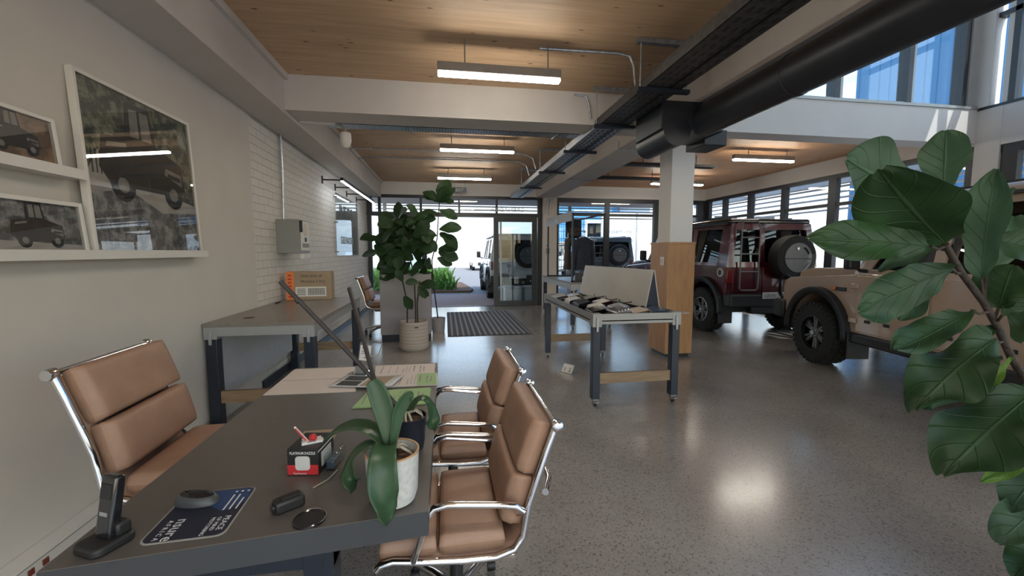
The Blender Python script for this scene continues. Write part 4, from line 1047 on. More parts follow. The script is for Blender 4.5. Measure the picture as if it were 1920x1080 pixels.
# ------------------------------------------------------------------ orchids
def strap_leaf(parent, pts, w, m_='orchid', name='leaf', fold=.25, nrm=None, tw=0., wpow=.42):
    """broad leaf along a polyline; width w; fold = raised edges"""
    P = [Vector(p) for p in pts]; n = len(P)-1
    def pos(t):
        i = min(n-1, int(t*n)); q = t*n-i
        p0 = P[max(i-1, 0)]; p1 = P[i]; p2 = P[i+1]; p3 = P[min(i+2, n)]
        return .5*((2*p1)+(p2-p0)*q+(2*p0-5*p1+4*p2-p3)*q*q+(3*p1-p0-3*p2+p3)*q**3)
    up = Vector(nrm) if nrm else Vector((0,0,1))
    def fn(u, v):
        c = pos(u); t = (pos(min(1, u+.03))-pos(max(0, u-.03))).normalized()
        s = t.cross(up).normalized(); nn = s.cross(t)
        ww = w*.5*(max(0., math.sin(PI*min(1, .06+.925*u)))**wpow)*(.78+.3*u)
        q = (v-.5)*2
        return c + s*(q*ww) + nn*(fold*ww*q*q)
    return MB().sheet(fn, 22, 8, uv=True).build(name, m_, parent, smooth=True, solid=.0022, angle=180)
k = thing('orchid', 'orchid with broad leaves in the white speckled pot nearest the desk edge', 'potted plant', (-.155, 1.195, Z), 0, 'orchids on the desk')
MB().lathe([(0, 0), (.052, 0), (.062, .006), (.069, .03), (.0745, .145), (.0705, .145), (.068, .12), (0, .118)], 40).build('pot', 'potw', k, smooth=True)
MB().lathe([(.0705, .1445), (.0755, .1445), (.0755, .149), (.0705, .149), (.0705, .1445)], 40).build('pot_rim', 'terra', k)
MB().lathe([(0, .124), (.067, .122), (.067, .12)], 24).build('bark_mix', 'soil', k)
b = MB()
for i in range(9):
    a = random.uniform(-.6, 2.4); r0 = .02
    b.tube([(.0, .0, .155), (.028*math.cos(a), .028*math.sin(a), .16), (.05*math.cos(a+.3), .05*math.sin(a+.3), .14), (.058*math.cos(a+.5), .058*math.sin(a+.5), .122)], .0042, 6)
b.build('aerial_roots', 'root', k, smooth=True)
strap_leaf(k, [(-.005, -.005, .155), (-.012, -.045, .18), (-.014, -.085, .15), (-.012, -.105, .09), (-.006, -.112, .035), (.0, -.115, .004)], .083)
strap_leaf(k, [(-.01, .0, .155), (-.055, .03, .19), (-.11, .05, .20), (-.16, .06, .185), (-.195, .065, .16)], .085)
strap_leaf(k, [(-.01, .005, .15), (-.06, .00, .165), (-.10, -.005, .14), (-.112, -.01, .085), (-.108, -.012, .04)], .075, fold=.15)
strap_leaf(k, [(-.002, .0, .15), (-.012, .01, .22), (-.035, .02, .30), (-.055, .025, .345)], .06, nrm=(.2, -1, .1), fold=.3)
strap_leaf(k, [(.0, .0, .15), (.012, .006, .22), (.022, .01, .26), (.045, .012, .295), (.062, .01, .30)], .038, nrm=(.3, -1, .2), fold=.3)
MB().tube([(-.012, .0, .15), (-.018, .012, .21)], .0045, 8).build('cut_stub', 'root', k, smooth=True)
def spike(parent, p0, p1, r, knobs):
    p0, p1 = Vector(p0), Vector(p1); m_ = (p0+p1)/2
    b = MB().tube([p0, p0.lerp(p1, .35)+Vector((0, 0, .008)), p0.lerp(p1, .7)+Vector((0, 0, .006)), p1], r, 8, r2=r*1.15)
    for q in knobs:
        c = p0.lerp(p1, q); d = (p1-p0).normalized(); b.tube([c-d*.008, c, c+d*.008], r*1.45, 8); b.tube([c, c+Vector((.013, 0, .004))], .002, 6); b.tube([c, c+Vector((-.013, 0, -.002))], .002, 6)
    b.build('flower_spike', 'stem', parent, smooth=True)
spike(k, (-.0, .0, .15), Vector(at(655, 541, 1.72)) - Vector((-.155, 1.195, Z)), .0072, (.62,))
k2 = thing('orchid', 'orchid in the dark pot behind the white one', 'potted plant', (-.135, 1.52, Z), 0, 'orchids on the desk')
MB().lathe([(0, 0), (.05, 0), (.056, .03), (.063, .118), (.0645, .12), (.06, .12), (.058, .1), (0, .098)], 36).build('pot', 'navy', k2, smooth=True)
MB().lathe([(0, .104), (.058, .102), (.058, .1)], 24).build('bark_mix', 'soil', k2)
b = MB()
for i in range(7):
    a = random.uniform(-2.6, .3); b.tube([(.0, .0, .13), (.025*math.cos(a), .025*math.sin(a), .138), (.045*math.cos(a+.2), .045*math.sin(a+.2), .122), (.05*math.cos(a+.3), .05*math.sin(a+.3), .105)], .004, 6)
b.build('aerial_roots', 'root', k2, smooth=True)
strap_leaf(k2, [(0, 0, .12), (-.045, .0, .15), (-.085, .0, .14), (-.11, .0, .10)], .06); strap_leaf(k2, [(0, .005, .12), (.03, .02, .165), (.062, .02, .16), (.084, .01, .10), (.083, .0, .06)], .062)
spike(k2, (-.012, .0, .12), Vector(at(526, 528, 1.62)) - Vector((-.135, 1.52, Z)), .0078, (.86,))

# ------------------------------------------------------------------ parcel and pen on the counter
k = thing('parcel', 'brown cardboard parcel with orange edge and white label on the counter', 'box', (-1.86, 5.34, .8855), R(4))
MB().box(0, .50, 0, .2, 0, .335).build('carton', 'card', k, bevel=.003)
MB().box(-.001, .085, -.0015, .15, 0.004, .3355).build('orange_print', 'orange', k); b = MB()
for i in range(7): b.box(.02, .06, -.0024, -.0016, .03+i*.042, .05+i*.042)
b.build('edge_print', 'redp', k)
lb = MB().box(.10, .44, -.0022, -.001, .04, .155).build('label', 'whitecar', k); b = MB()
for i in range(16): b.box(.24+i*.0118, .246+i*.0118*1.0, -.003, -.0023, .055, .14)
for i in range(4): b.box(.115, .21, -.003, -.0023, .06+i*.022, .068+i*.022)
b.build('barcode', 'ink', lb)
for z, s_ in ((.27, 'THIS SIDE UP'), (.205, 'FRAGILE 2 PCS')): text(s_, .042, (.16, -.0022, z), (R(90), 0, 0), 'ink', k)
tag(MB().box(-1.86, -1.845, 4.98, 5.12, .886, .9).build('marker_pen', 'black', bevel=.004), 'black marker pen lying near the wall on the counter', 'pen')

# ------------------------------------------------------------------ entrance mat, planter, basket
k = thing('door_mat', 'large grey striped mat on the floor in front of the door', 'mat', (.035, 7.24, 0))
MB().box(.03, 1.46, .03, 2.93, .004, .013).build('pile', 'mat', k); MB().box(0, 1.49, 0, 2.96, 0, .006).build('border', 'rubmat', k)

def fig_fn(base, tip, w, nrm, curl=.15, wave=.06, ph=0., nu=12, nv=8, b=None, m=0, cup=.2):
    base, tip, nrm = Vector(base), Vector(tip), Vector(nrm)
    L = (tip-base).length; t = (tip-base).normalized(); s = t.cross(nrm).normalized(); n = s.cross(t).normalized()
    def fn(u, v):
        q = (v-.5)*2
        ww = w*.5*(math.sin(PI*(.03+.955*u)**1.25)**.6)*(1-.16*math.exp(-((u-.3)/.13)**2))*(1+.045*math.sin(15*u+ph+2*q))
        return base + t*(L*u) + s*(q*ww) + n*(-curl*L*(u-.1)**2 + cup*ww*abs(q)**1.5 + wave*L*.5*math.sin(11*u+ph)*q*abs(q) + .012*L*math.sin(7*u*q+ph))
    b.sheet(fn, nu, nv, m, uv=True)
def far_fig(parent, spots, L, m_='fig'):
    b = MB()
    for (p, d) in spots:
        p = Vector(p); d = Vector(d).normalized(); l = L*random.uniform(.75, 1.15)
        nrm = Vector((random.uniform(-.6, .6), -1, random.uniform(.1, 1.)))
        fig_fn(p, p+d*l, l*.62, nrm, curl=.25, ph=random.uniform(0, 6), nu=7, nv=4, b=b)
    return b.build('foliage', m_, parent, smooth=True, angle=180)
k = thing('planter_box', 'tall grey planter box with a leafy fig on top near the door', 'planter', (-1.03, 6.95, 0))
MB().box(0, .80, 0, .02, .12, 1.095).box(0, .02, .02, .36, .12, 1.095).box(.78, .80, .02, .36, .12, 1.095).box(.0, .8, .36, .38, .12, 1.095).build('box', 'planter', k)
MB().box(.012, .788, .012, .368, 0, .12).build('plinth', 'navy', k); MB().box(.02, .78, .02, .36, 1.0, 1.04).build('soil', 'soil', k)
for x in (.2, .4, .55): MB().tube([(x, .18, 1.0), (x+random.uniform(-.1, .1), .2, 1.4), (x+random.uniform(-.15, .15), .2, 1.95)], .012, 8).build('stem', 'bark', k, smooth=True)
sp = []
for i in range(95):
    x = random.gauss(.34, .27); z = random.uniform(1.12, 2.05); x = max(.0, min(.76, x))
    if z > 1.95 and abs(x-.45) > .25: x = .45+random.uniform(-.25, .2)
    sp.append(((x, .18+random.uniform(-.2, .2), z), (random.uniform(-1, 1), random.uniform(-.7, .3), random.uniform(-.7, .5))))
far_fig(k, sp, .31)
k = thing('fig_tree', 'slender fig tree rising beside the planter in front of the open doorway', 'potted plant', (-.13, 7.75, 0))
MB().lathe([(0, 0), (.11, 0), (.13, .26), (.12, .26), (.11, .22), (0, .21)], 24).build('pot', 'planter', k, smooth=True)
MB().tube([(0, 0, .2), (-.08, .02, .9), (-.10, .03, 1.3), (-.0, .03, 1.7), (.03, .02, 2.1), (.06, .02, 2.45)], .012, 8, r2=.008).build('trunk', 'bark', k, smooth=True)
sp = [((.05, 0, 2.35), (random.uniform(-.9, .9), random.uniform(-.5, .3), random.uniform(.1, 1))) for i in range(10)]
sp += [((.04, 0, 1.86), (.6, -.2, .1)), ((.05, 0, 1.80), (.7, -.2, -.5)), ((.02, 0, 1.5), (.9, -.2, .1)), ((.02, 0, 1.46), (1, -.2, -.35)), ((0, 0, 1.35), (.9, -.2, -.4)), ((0, 0, 1.75), (-.9, -.2, .2)), ((.03, 0, 2.15), (-.9, -.2, .0)), ((.05, 0, 2.2), (.9, -.1, -.3)), ((0, 0, 1.55), (-.8, -.3, -.2))]
far_fig(k, sp, .38)
k = thing('basket_plant', 'pale woven basket with bare stems and low leaves before the planter', 'potted plant', (-.47, 6.42, 0))
MB().lathe([(0, 0), (.19, 0), (.212, .04), (.215, .2), (.20, .42), (.188, .42), (.19, .34), (0, .33)], 40).build('basket', 'basket', k, smooth=True)
b = MB()
for i in range(9): b.lathe([(.2115-.0004*i, .03+i*.045), (.2185-.0010*i, .048+i*.045), (.2115-.0012*i, .068+i*.045)], 40)
b.build('basket_coils', 'basket', k, smooth=True); MB().box(.02, .08, -.215, -.20, .35, .365).build('handle_slot', 'ink', k)
for (x0, x1) in ((-.1, -.15), (.03, .02), (.06, .10)): MB().tube([(x0, 0, .33), (x0*.9, 0, .7), (x1, 0, 1.02)], .011, 8).build('stem', 'bark', k, smooth=True)
far_fig(k, [((.10, 0, .98), (.6, -.3, .0)), ((.08, 0, .95), (.3, -.4, -.4)), ((.09, 0, 1.0), (-.5, -.4, .1)), ((.1, 0, .9), (.7, -.5, -.5)), ((-.15, 0, 1.02), (-.3, -.3, .7)), ((-.13, 0, .8), (.4, -.6, -.6))], .22)
# ------------------------------------------------------------------ off-road cars
def tyre_wheel(parent, y, side, at_tyre=True, rim_ring='rimdark', rad=.40, name='wheel', zc=None):
    w = .26; c = (side*.80, y, rad if zc is None else zc)
    prof = [(.225, -.5*w), (.30, -.52*w), (.365, -.47*w), (.392, -.36*w), (.394, 0), (.392, .36*w), (.365, .47*w), (.30, .52*w), (.225, .5*w)]
    b = MB().lathe(prof, 44, c, 'x')
    n = 34
    for i in range(n):
        a = 2*PI*i/n
        for q, off in ((-.34, 0), (0., .5), (.34, 0.)):
            aa = a + off*2*PI/n; mtx = Matrix.Translation(c) @ Matrix.Rotation(aa, 4, 'X')
            b.box((q-.13)*w, (q+.13)*w, -.024, .024, .385, .402 if at_tyre else .397, 0, mtx)
            if q: b.box(q*w*1.32-.012, q*w*1.32+.012, -.02, .02, .335, .385, 0, mtx)
    t = b.build(name, 'rubber', parent, smooth=True, angle=35)
    o = side
    r = MB().lathe([(.228, -.10*o), (.222, .03*o), (.20, .02*o), (.19, -.06*o), (.0, -.07*o)], 40, c, 'x').build('rim', 'rimdark', t, smooth=True)
    b = MB().lathe([(.232, .10*o), (.236, .128*o), (.214, .132*o), (.205, .08*o), (.232, .07*o)], 40, c, 'x')
    b.build('rim_ring', rim_ring, t, smooth=True)
    if rim_ring != 'rimdark':
        for i in range(24):
            a = 2*PI*i/24; p = Vector(c)+Vector((.133*o, .223*math.cos(a), .223*math.sin(a))); MB().cyl(p-Vector((.004, 0, 0)), p+Vector((.004, 0, 0)), .007, 6).build('ring_bolt', 'rimdark', t)
    b = MB()
    for i in range(6):
        for d in (-.14, .14):
            mtx = Matrix.Translation(c) @ Matrix.Rotation(2*PI*i/6 + d, 4, 'X'); b.box(.045*o, .085*o, -.015, .015, .06, .216, 0, mtx)
    b.lathe([(.075, .05*o), (.07, .095*o), (.04, .10*o), (0, .10*o)], 24, c, 'x')
    b.build('spokes', 'rimgrey', t, bevel=.004)
    b = MB().lathe([(.034, .10*o), (.030, .125*o), (0, .125*o)], 20, c, 'x')
    for i in range(5):
        a = 2*PI*i/5; p = Vector(c)+Vector((.10*o, .055*math.cos(a), .055*math.sin(a))); b.cyl(p, p+Vector((.014*o, 0, 0)), .009, 8)
    b.build('hub_cap', 'rimlight', t)
    return t

def suv(label, paint, roof_m, rim_ring='rimdark', group=None, gl='carglass', plate=None, sticker=None, roofrack=True, detail=True):
    k = thing('off_road_car', label, 'car', (0,0,0), 0, group)
    AR = .50
    def arch(cy): return [(cy+AR*math.cos(R(a)), .43+AR*math.sin(R(a))) for a in range(8, 173, 11)]
    low = [(-2.03, .66), (-2.06, .8), (-2.06, 1.21), (.86, 1.21), (.92, 1.19), (2.05, 1.10), (2.17, 1.05), (2.2, .95), (2.2, .66)]
    low += [(p, q) for p, q in arch(1.46)] + [(.95, .50), (-.95, .50)] + [(p, q) for p, q in arch(-1.46)]
    W = .865
    b = MB().prism(low, -W, W, 'x'); b.build('body', paint, k, bevel=.018, seg=2)
    MB().box(-.80, .80, -1.95, 2.1, .40, .62).build('chassis', 'black', k)
    # bonnet
    b = MB().prism([(.78, 1.20), (.80, 1.285), (1.9, 1.235), (2.12, 1.18), (2.15, 1.05), (.78, 1.1)], -.69, .69, 'x'); b.build('bonnet', paint, k, bevel=.03, seg=3)
    # greenhouse
    yr0, yr1, yf0, yf1 = -2.03, -1.97, .86, .40; hw0, hw1, zb, zt = .862, .755, 1.19, 1.94
    def side(s, y, t): # point on the side plane, y at belt, t 0..1 up
        return Vector((s*(hw0+(hw1-hw0)*t), y, zb+(zt-zb)*t))
    def quad(b, p, th, m=0):
        nrm = (p[1]-p[0]).cross(p[3]-p[0]).normalized()*th
        b.add(list(p)+[q-nrm for q in p], [(0,1,2,3),(7,6,5,4),(0,4,5,1),(1,5,6,2),(2,6,7,3),(3,7,4,0)], m)
    fr = MB()
    pil = [(-2.04, -1.80, -1.98, -1.80), (-1.06, -.90, -1.04, -.92), (-.12, .0, -.10, -.02), (.74, .86, .30, .40)]
    for s in (-1, 1):
        for (a, c, e, f) in pil:
            p = [side(s, a, 0), side(s, c, 0), side(s, f, 1), side(s, e, 1)]
            if s < 0: p = p[::-1]
            quad(fr, p, .05)
        for (t0, t1, ya, yb) in ((.0, .10, -2.03, .84), (.90, 1., -1.98, .40)):
            p = [side(s, ya, t0), side(s, yb, t0), side(s, yb-(.04 if t0 < .5 else 0), t1), side(s, ya, t1)]
            if s < 0: p = p[::-1]
            quad(fr, p, .05)
    # rear and front frames
    def rear(x, t): return Vector((x*(hw0+(hw1-hw0)*t)/hw0, yr0+(yr1-yr0)*t, zb+(zt-zb)*t))
    for (x0, x1, t0, t1) in ((-.862, -.74, 0, 1), (.74, .862, 0, 1), (-.25, -.15, 0, 1), (-.74, .74, 0, .12), (-.74, .74, .86, 1)):
        quad(fr, [rear(x1, t0), rear(x0, t0), rear(x0, t1), rear(x1, t1)], .05)
    def frontp(x, t): return Vector((x*(hw0+(hw1-hw0)*t)/hw0, yf0+(yf1-yf0)*t, zb+(zt-zb)*t))
    for (x0, x1, t0, t1) in ((-.862, -.79, 0, 1), (.79, .862, 0, 1), (-.79, .79, 0, .08), (-.79, .79, .9, 1)):
        quad(fr, [frontp(x0, t0), frontp(x1, t0), frontp(x1, t1), frontp(x0, t1)], .05)
    fr.build('pillars', paint, k)
    MB().box(-.775, .775, -2.0, .43, 1.925, 2.03).build('roof', roof_m, k, bevel=.045, seg=3)
    if roofrack:
        b = MB()
        for x in (-.60, .60): b.box(x-.02, x+.02, -1.75, .25, 2.035, 2.065)
        for i in range(9): b.box(-.5+.0, .5, -1.6+i*.22, -1.52+i*.22, 2.028, 2.045)
        b.build('roof_rails', 'black', k); MB().box(-.8, -.755, -1.95, .4, 1.93, 1.955).box(.755, .8, -1.95, .4, 1.93, 1.955).build('gutter', 'black', k)
        MB().box(-.70, .70, .36, .50, 1.99, 2.055).build('visor', 'black', k, bevel=.02)
    # glass
    for s in (-1, 1):
        for (a, c, e, f, nm) in ((-1.80, -1.06, -1.80, -1.04, 'quarter_window'), (-.90, -.12, -.92, -.10, 'rear_side_window'), (.0, .74, -.02, .30, 'front_side_window')):
            b = MB(); p = [side(s, a, .08), side(s, c, .08), side(s, f, .92), side(s, e, .92)]
            p = [q - Vector((s*.02, 0, 0)) for q in p]
            if s < 0: p = p[::-1]
            quad(b, p, .004); b.build(nm, gl, k)
    b = MB(); quad(b, [frontp(-.80, .05)-Vector((0, .02, 0)), frontp(.80, .05)-Vector((0, .02, 0)), frontp(.80, .93)-Vector((0, .02, 0)), frontp(-.80, .93)-Vector((0, .02, 0))], .004); b.build('windscreen', gl, k)
    for x0, x1 in ((-.76, -.23), (-.17, .76)):
        b = MB(); quad(b, [rear(x1, .1)+Vector((0, .02, 0)), rear(x0, .1)+Vector((0, .02, 0)), rear(x0, .88)+Vector((0, .02, 0)), rear(x1, .88)+Vector((0, .02, 0))], .004); b.build('rear_window', gl, k)
    # cabin: seats and dashboard
    b = MB().box(-.78, .78, .45, .85, 1.1, 1.24)
    for y in (-.25, -1.1):
        for x in (-.42, .42): b.box(x-.24, x+.24, y-.12, y+.02, 1.0, 1.55).box(x-.12, x+.12, y-.12, y-.02, 1.6, 1.78).box(x-.02, x+.02, y-.09, y-.05, 1.5, 1.62)
    b.build('seats', 'black', k, bevel=.03)
    # doors, handles, hinges
    for s in (-1, 1):
        for nm, poly in (('front_door', [(-.03, .54), (.82, .54), (.84, 1.185), (-.03, 1.185)]), ('rear_door', [(-.90, .60), (-.82, .54), (-.06, .54), (-.06, 1.185), (-1.02, 1.185), (-1.0, .78)])):
            x0 = s*W; d = MB().prism(poly, x0-.0, x0+s*.010, 'x').build(nm, paint, k, bevel=.006)
            ye = max(p[0] for p in poly); yb = min(p[0] for p in poly)
            MB().box(x0+s*.01, x0+s*.035, yb+.07, yb+.30, 1.02, 1.075).build('door_handle', 'black', d, bevel=.008)
            for z in (.66, 1.06): MB().box(x0+s*.008, x0+s*.03, ye-.035, ye+.075, z-.028, z+.028).build('hinge', paint, d, bevel=.006)
            for i in range(3): MB().box(x0+s*.008, x0+s*.022, ye-.22-.25*i, ye-.15-.25*i, .655, .69).build('rail_mount', 'black', d, bevel=.004)
        # arches, steps, flaps, mirrors, markers
        for cy in (1.46, -1.46):
            b = MB(); ang = list(range(-4, 185, 9))
            def fl(u, v):
                a = R(-4+188*u); rr = (.492, .575, .570, .485)[min(3, int(v*3+.5))]; xx = (s*.865, s*.870, s*.935, s*.925)[min(3, int(v*3+.5))]
                return (xx, cy+rr*math.cos(a), .43+rr*math.sin(a)*(1 if 1 else 0))
            b.sheet(fl, 26, 3); b.build('wheel_arch', 'black', k, smooth=True, solid=.006, angle=50)
        MB().box(s*.80, s*.91, -.98, .98, .40, .52).build('side_step', 'black', k, bevel=.02)
        MB().box(s*.68, s*.93, 1.46-.62, 1.46-.60, .20, .52).build('mud_flap', 'black', k); MB().box(s*.68, s*.93, -1.46-.56, -1.46-.54, .22, .55).build('mud_flap', 'black', k)
        m_ = MB().box(s*.98, s*1.12, .66, .76, 1.26, 1.49).build('mirror', 'black', k, bevel=.03, seg=3); MB().tube([(s*.87, .72, 1.24), (s*.95, .72, 1.25), (s*1.0, .71, 1.29)], .02, 8).build('mirror_arm', 'black', m_)
        MB().box(s*.86, s*.882, 1.0, 1.16, .985, 1.03).build('fender_vent', 'black', k, bevel=.004); MB().box(s*.86, s*.89, 1.16, 1.22, .985, 1.03).build('side_marker', 'lamporange', k, bevel=.008)
        MB().lathe([(0, s*.02), (.075, s*.02), (.085, s*.0), (.085, -s*.02)], 24, (0, 2.0, 1.0), 'x') if False else None
        MB().lathe([(.0, .045), (.085, .03), (.095, 0), (.095, -.06)], 24, (s*.64, 2.2, .94), 'y').build('headlamp', 'plate', k, smooth=True)
        MB().box(s*.74, s*.86, -2.09, -2.05, .92, 1.17).build('tail_lamp', 'lampred', k, bevel=.01)
        for cy in (1.46, -1.46): tyre_wheel(k, cy, s, True, rim_ring)
    # noses and tails
    MB().box(-.52, .52, 2.17, 2.215, .78, 1.05).build('grille', 'black', k); MB().box(-.92, .92, 2.12, 2.36, .50, .76).build('front_bumper', 'black', k, bevel=.04, seg=3)
    for s in (-1, 1): MB().tube([(s*.80, 2.28, .74), (s*.82, 2.36, .85), (s*.82, 2.36, 1.04), (s*.77, 2.30, 1.12), (s*.70, 2.26, 1.04), (s*.70, 2.28, .76)], .024, 8).build('lamp_guard', 'blackg', k, smooth=True)
    MB().box(-.88, .88, -2.24, -2.02, .52, .74).build('rear_bumper', 'black', k, bevel=.03, seg=3); MB().box(-.45, .45, -2.2, -2.05, .40, .55).build('tow_bar_beam', 'black', k, bevel=.02)
    MB().box(.08, .17, -2.27, -2.2, .50, .58).build('tow_receiver', 'greybox', k, bevel=.006)
    # rear doors with seam, ladder, spare wheel
    d1 = MB().box(-.74, -.185, -2.076, -2.05, .76, 1.20).build('rear_door', paint, k, bevel=.008); d2 = MB().box(-.17, .74, -2.076, -2.05, .76, 1.20).build('rear_door', paint, k, bevel=.008)
    for i in range(5): MB().box(-.36, -.22, -2.084, -2.074, 1.0+i*.035, 1.018+i*.035).build('vent_slot', 'black', d1)
    b = MB()
    lx0, lx1 = -.64, -.30
    b.tube([(lx0, -2.12, .83), (lx0, -2.13, 1.85), (lx0+.03, -2.11, 1.97), (lx1-.03, -2.11, 1.97), (lx1, -2.13, 1.85), (lx1, -2.12, .83), (lx1-.03, -2.12, .80), (lx0+.03, -2.12, .80)], .014, 8, closed=True)
    for z in (1.12, 1.42, 1.70): b.tube([(lx0, -2.125, z), (lx1, -2.125, z)], .012, 8)
    for x in (lx0, lx1):
        for z in (.95, 1.5): b.tube([(x, -2.12, z), (x, -2.05, z)], .012, 6)
    b.build('ladder', 'rimgrey', k, smooth=True)
    sp = MB().lathe([(.20, -2.08), (.31, -2.08), (.37, -2.10), (.385, -2.15), (.385, -2.26), (.365, -2.31), (.30, -2.33), (.24, -2.325)], 48, (.26, 0, 1.36), 'y').build('spare_wheel', 'rubber', k, smooth=True)
    cv = MB().lathe([(.25, -2.30), (.255, -2.335), (.245, -2.345), (0, -2.35)], 44, (.26, 0, 1.36), 'y').build('spare_cover', 'cover', sp, smooth=True)
    MB().box(.02, .50, -2.356, -2.345, 1.335, 1.35).build('cover_line', 'black', cv)
    MB().tube([(.26+.19*math.cos(R(a)), -2.352, 1.36+.19*math.sin(R(a))) for a in range(20, 66, 6)], .012, 6).build('cover_slot', 'black', cv); MB().tube([(.26+.2*math.cos(R(a)), -2.352, 1.36+.2*math.sin(R(a))) for a in range(-60, -18, 6)], .008, 6).build('cover_slot', 'black', cv)
    MB().lathe([(0, -2.365), (.025, -2.362), (.03, -2.35)], 16, (.24, 0, 1.51), 'y').build('cover_lock', 'rimlight', cv)
    MB().box(-.62, -.50, -2.0, -1.98, 1.93, 1.95).build('brake_light', 'lampred', k) if detail else None
    fc = MB().lathe([(.05, -.885), (.075, -.885), (.078, -.865)], 24, (0, -1.93, 1.10), 'x').build('fuel_cap', 'plate', k, smooth=True); MB().lathe([(0, -.882), (.05, -.88)], 18, (0, -1.93, 1.10), 'x').build('cap_centre', 'black', fc)
    pl = MB().box(-.30, .22, -2.262, -2.245, .665, .775).build('number_plate', 'plate', k, bevel=.004)
    if plate: text(plate, .088, (-.275, -2.264, .688), (R(90), 0, 0), 'dim', pl, sx=.95, bold=.002)
    if sticker: text(sticker, .055, (-.60, -2.046, 1.80), (R(90), 0, 0), 'letter', k, bold=.001)
    return k
rc = suv('dark red off-road car with a ladder and spare wheel on its tail', 'maroon', 'blackg', 'rimlight', 'off-road cars in the hall', 'carglass', 'GREN 2', 'BMG'); rc.location = (5.64, 8.58, 0); rc.rotation_euler = (0, 0, R(-1))
bc = suv('sand coloured off-road car behind the big fig leaves', 'sand', 'sand', 'rimdark', 'off-road cars in the hall', 'carglass2'); bc.location = (5.43, 3.2, 0); bc.rotation_euler = (0, 0, R(-10))
wc = suv('white off-road car parked outside beyond the sliding glass', 'whitecar', 'whitecar', 'rimdark', 'off-road cars parked outside', 'carglass2', 'GREN', detail=False); wc.location = (2.28, 14.9, -.015); wc.rotation_euler = (0, 0, R(-1))
gc = suv('dusk blue off-road car parked outside behind the clothes stand', 'bluecar', 'bluecar', 'rimdark', 'off-road cars parked outside', 'carglass', detail=False); gc.location = (6.4, 17.0, -.015); gc.rotation_euler = (0, 0, R(-8))
sc = suv('silver off-road car parked outside between the white and blue ones', 'silver', 'silver', 'rimdark', 'off-road cars parked outside', 'carglass', detail=False); sc.location = (5.4, 22.5, -.015); sc.rotation_euler = (0, 0, R(150))
# far white saloon
k = thing('parked_car', 'small white saloon far across the bright road, seen through the open door', 'car', (3.0, 35.0, -.02), R(180))
b = MB().prism([(-2.1, .35), (-2.1, .85), (-1.6, .95), (-1.0, 1.42), (.5, 1.45), (1.1, .98), (2.0, .85), (2.15, .6), (2.15, .3)], -.85, .85, 'x'); b.build('body', 'whitecar', k, bevel=.06, seg=3)
MB().prism([(1.06, 1.0), (.5, 1.40), (.47, 1.40), (1.02, .98)], -.74, .74, 'x').build('windscreen', 'carglass2', k)
MB().box(-.45, .45, 2.14, 2.17, .4, .65).build('grille', 'black', k)
for s in (-1, 1):
    MB().box(s*.55, s*.82, 2.06, 2.16, .66, .78).build('headlamp', 'plate', k)
    for y in (-1.3, 1.35): MB().lathe([(0, -.11), (.3, -.11), (.32, -.08), (.32, .08), (.3, .11), (0, .11)], 24, (s*.76, y, .32), 'x').build('wheel', 'rubber', k)

# ------------------------------------------------------------------ big fig beside the camera
k = thing('fiddle_leaf_fig', 'large fiddle leaf fig in the right foreground with big dark leaves', 'potted plant', (2.62, 1.1, 0))
MB().lathe([(0, 0), (.17, 0), (.22, .42), (.23, .44), (.205, .44), (.2, .38), (0, .37)], 36).build('pot', 'navy', k, smooth=True); MB().lathe([(0, .38), (.2, .375), (.2, .37)], 24).build('soil', 'soil', k)
O = Vector((2.62, 1.1, 0))
tr = [Vector((2.62, 1.1, .37)), Vector((2.4, 1.12, .72)), Vector(at(2010, 800, 1.11)), Vector(at(1930, 728, 1.09)), Vector(at(1897, 672, 1.07)), Vector(at(1868, 608, 1.05)), Vector(at(1845, 568, 1.04)), Vector(at(1803, 512, 1.02)), Vector(at(1772, 458, 1.0))]
MB().tube([p-O for p in tr], .013, 10, r2=.0085).build('trunk', 'bark', k, smooth=True)
def bigleaf(base, tip, y0, y1, wpx, m_, nrm, curl=.1, cup=.2, wave=.07, stem=None):
    p, q = Vector(at(*base, y0)), Vector(at(*tip, y1))
    w = wpx*(y0+y1)/2/790*1.02
    t = (q-p).normalized(); vw = ((p+q)/2-Vector((0, 0, H))).normalized(); base_n = -(vw - t*vw.dot(t)).normalized()
    nrm = (base_n + t.cross(base_n)*random.uniform(-.6, .6)).normalized()
    b = MB(); fig_fn(p-O, q-O, w*1.22, nrm, curl*1.3, wave*1.7, random.uniform(0, 6), 30, 16, b, 0, cup*1.5)
    l = b.build('leaf', m_, k, smooth=True, angle=180)
    if stem:
        s0 = Vector(at(*stem[:2], stem[2])); MB().tube([s0-O, (s0+p)/2-O+Vector((0, 0, -.008)), p-O], .0042, 8).build('petiole', 'bark', l, smooth=True)
    return l
F = (-.55, -1, .25)
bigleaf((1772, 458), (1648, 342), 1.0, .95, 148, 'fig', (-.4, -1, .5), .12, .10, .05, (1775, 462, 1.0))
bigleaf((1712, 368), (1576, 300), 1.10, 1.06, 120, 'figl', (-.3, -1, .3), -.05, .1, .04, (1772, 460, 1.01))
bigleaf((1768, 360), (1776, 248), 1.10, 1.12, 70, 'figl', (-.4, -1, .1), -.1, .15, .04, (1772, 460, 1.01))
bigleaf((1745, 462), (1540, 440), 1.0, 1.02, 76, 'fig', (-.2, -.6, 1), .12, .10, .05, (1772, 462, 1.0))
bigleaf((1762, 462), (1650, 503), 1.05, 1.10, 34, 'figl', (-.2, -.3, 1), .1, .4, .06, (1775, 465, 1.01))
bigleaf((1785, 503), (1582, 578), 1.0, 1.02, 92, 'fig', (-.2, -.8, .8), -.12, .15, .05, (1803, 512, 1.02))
bigleaf((1738, 548), (1690, 598), 1.05, 1.05, 38, 'figl', (-.5, -.8, -.3), .1, .3, .05)
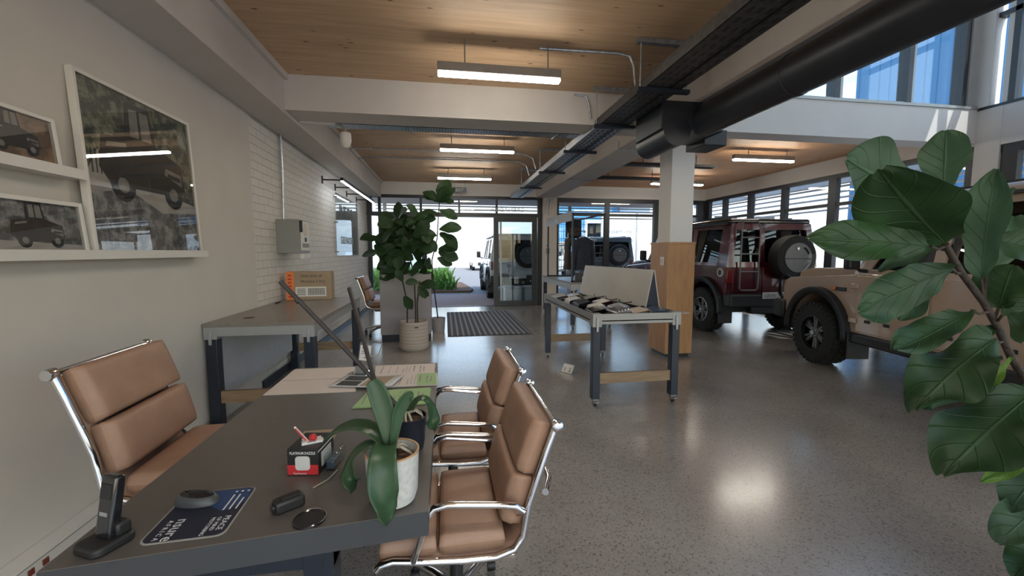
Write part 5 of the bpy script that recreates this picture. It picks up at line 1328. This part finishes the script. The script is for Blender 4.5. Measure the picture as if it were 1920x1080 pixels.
bigleaf((1840, 522), (1858, 322), 1.03, .98, 66, 'figl', (.6, -1, .1), .12, .45, .06, (1848, 572, 1.04))
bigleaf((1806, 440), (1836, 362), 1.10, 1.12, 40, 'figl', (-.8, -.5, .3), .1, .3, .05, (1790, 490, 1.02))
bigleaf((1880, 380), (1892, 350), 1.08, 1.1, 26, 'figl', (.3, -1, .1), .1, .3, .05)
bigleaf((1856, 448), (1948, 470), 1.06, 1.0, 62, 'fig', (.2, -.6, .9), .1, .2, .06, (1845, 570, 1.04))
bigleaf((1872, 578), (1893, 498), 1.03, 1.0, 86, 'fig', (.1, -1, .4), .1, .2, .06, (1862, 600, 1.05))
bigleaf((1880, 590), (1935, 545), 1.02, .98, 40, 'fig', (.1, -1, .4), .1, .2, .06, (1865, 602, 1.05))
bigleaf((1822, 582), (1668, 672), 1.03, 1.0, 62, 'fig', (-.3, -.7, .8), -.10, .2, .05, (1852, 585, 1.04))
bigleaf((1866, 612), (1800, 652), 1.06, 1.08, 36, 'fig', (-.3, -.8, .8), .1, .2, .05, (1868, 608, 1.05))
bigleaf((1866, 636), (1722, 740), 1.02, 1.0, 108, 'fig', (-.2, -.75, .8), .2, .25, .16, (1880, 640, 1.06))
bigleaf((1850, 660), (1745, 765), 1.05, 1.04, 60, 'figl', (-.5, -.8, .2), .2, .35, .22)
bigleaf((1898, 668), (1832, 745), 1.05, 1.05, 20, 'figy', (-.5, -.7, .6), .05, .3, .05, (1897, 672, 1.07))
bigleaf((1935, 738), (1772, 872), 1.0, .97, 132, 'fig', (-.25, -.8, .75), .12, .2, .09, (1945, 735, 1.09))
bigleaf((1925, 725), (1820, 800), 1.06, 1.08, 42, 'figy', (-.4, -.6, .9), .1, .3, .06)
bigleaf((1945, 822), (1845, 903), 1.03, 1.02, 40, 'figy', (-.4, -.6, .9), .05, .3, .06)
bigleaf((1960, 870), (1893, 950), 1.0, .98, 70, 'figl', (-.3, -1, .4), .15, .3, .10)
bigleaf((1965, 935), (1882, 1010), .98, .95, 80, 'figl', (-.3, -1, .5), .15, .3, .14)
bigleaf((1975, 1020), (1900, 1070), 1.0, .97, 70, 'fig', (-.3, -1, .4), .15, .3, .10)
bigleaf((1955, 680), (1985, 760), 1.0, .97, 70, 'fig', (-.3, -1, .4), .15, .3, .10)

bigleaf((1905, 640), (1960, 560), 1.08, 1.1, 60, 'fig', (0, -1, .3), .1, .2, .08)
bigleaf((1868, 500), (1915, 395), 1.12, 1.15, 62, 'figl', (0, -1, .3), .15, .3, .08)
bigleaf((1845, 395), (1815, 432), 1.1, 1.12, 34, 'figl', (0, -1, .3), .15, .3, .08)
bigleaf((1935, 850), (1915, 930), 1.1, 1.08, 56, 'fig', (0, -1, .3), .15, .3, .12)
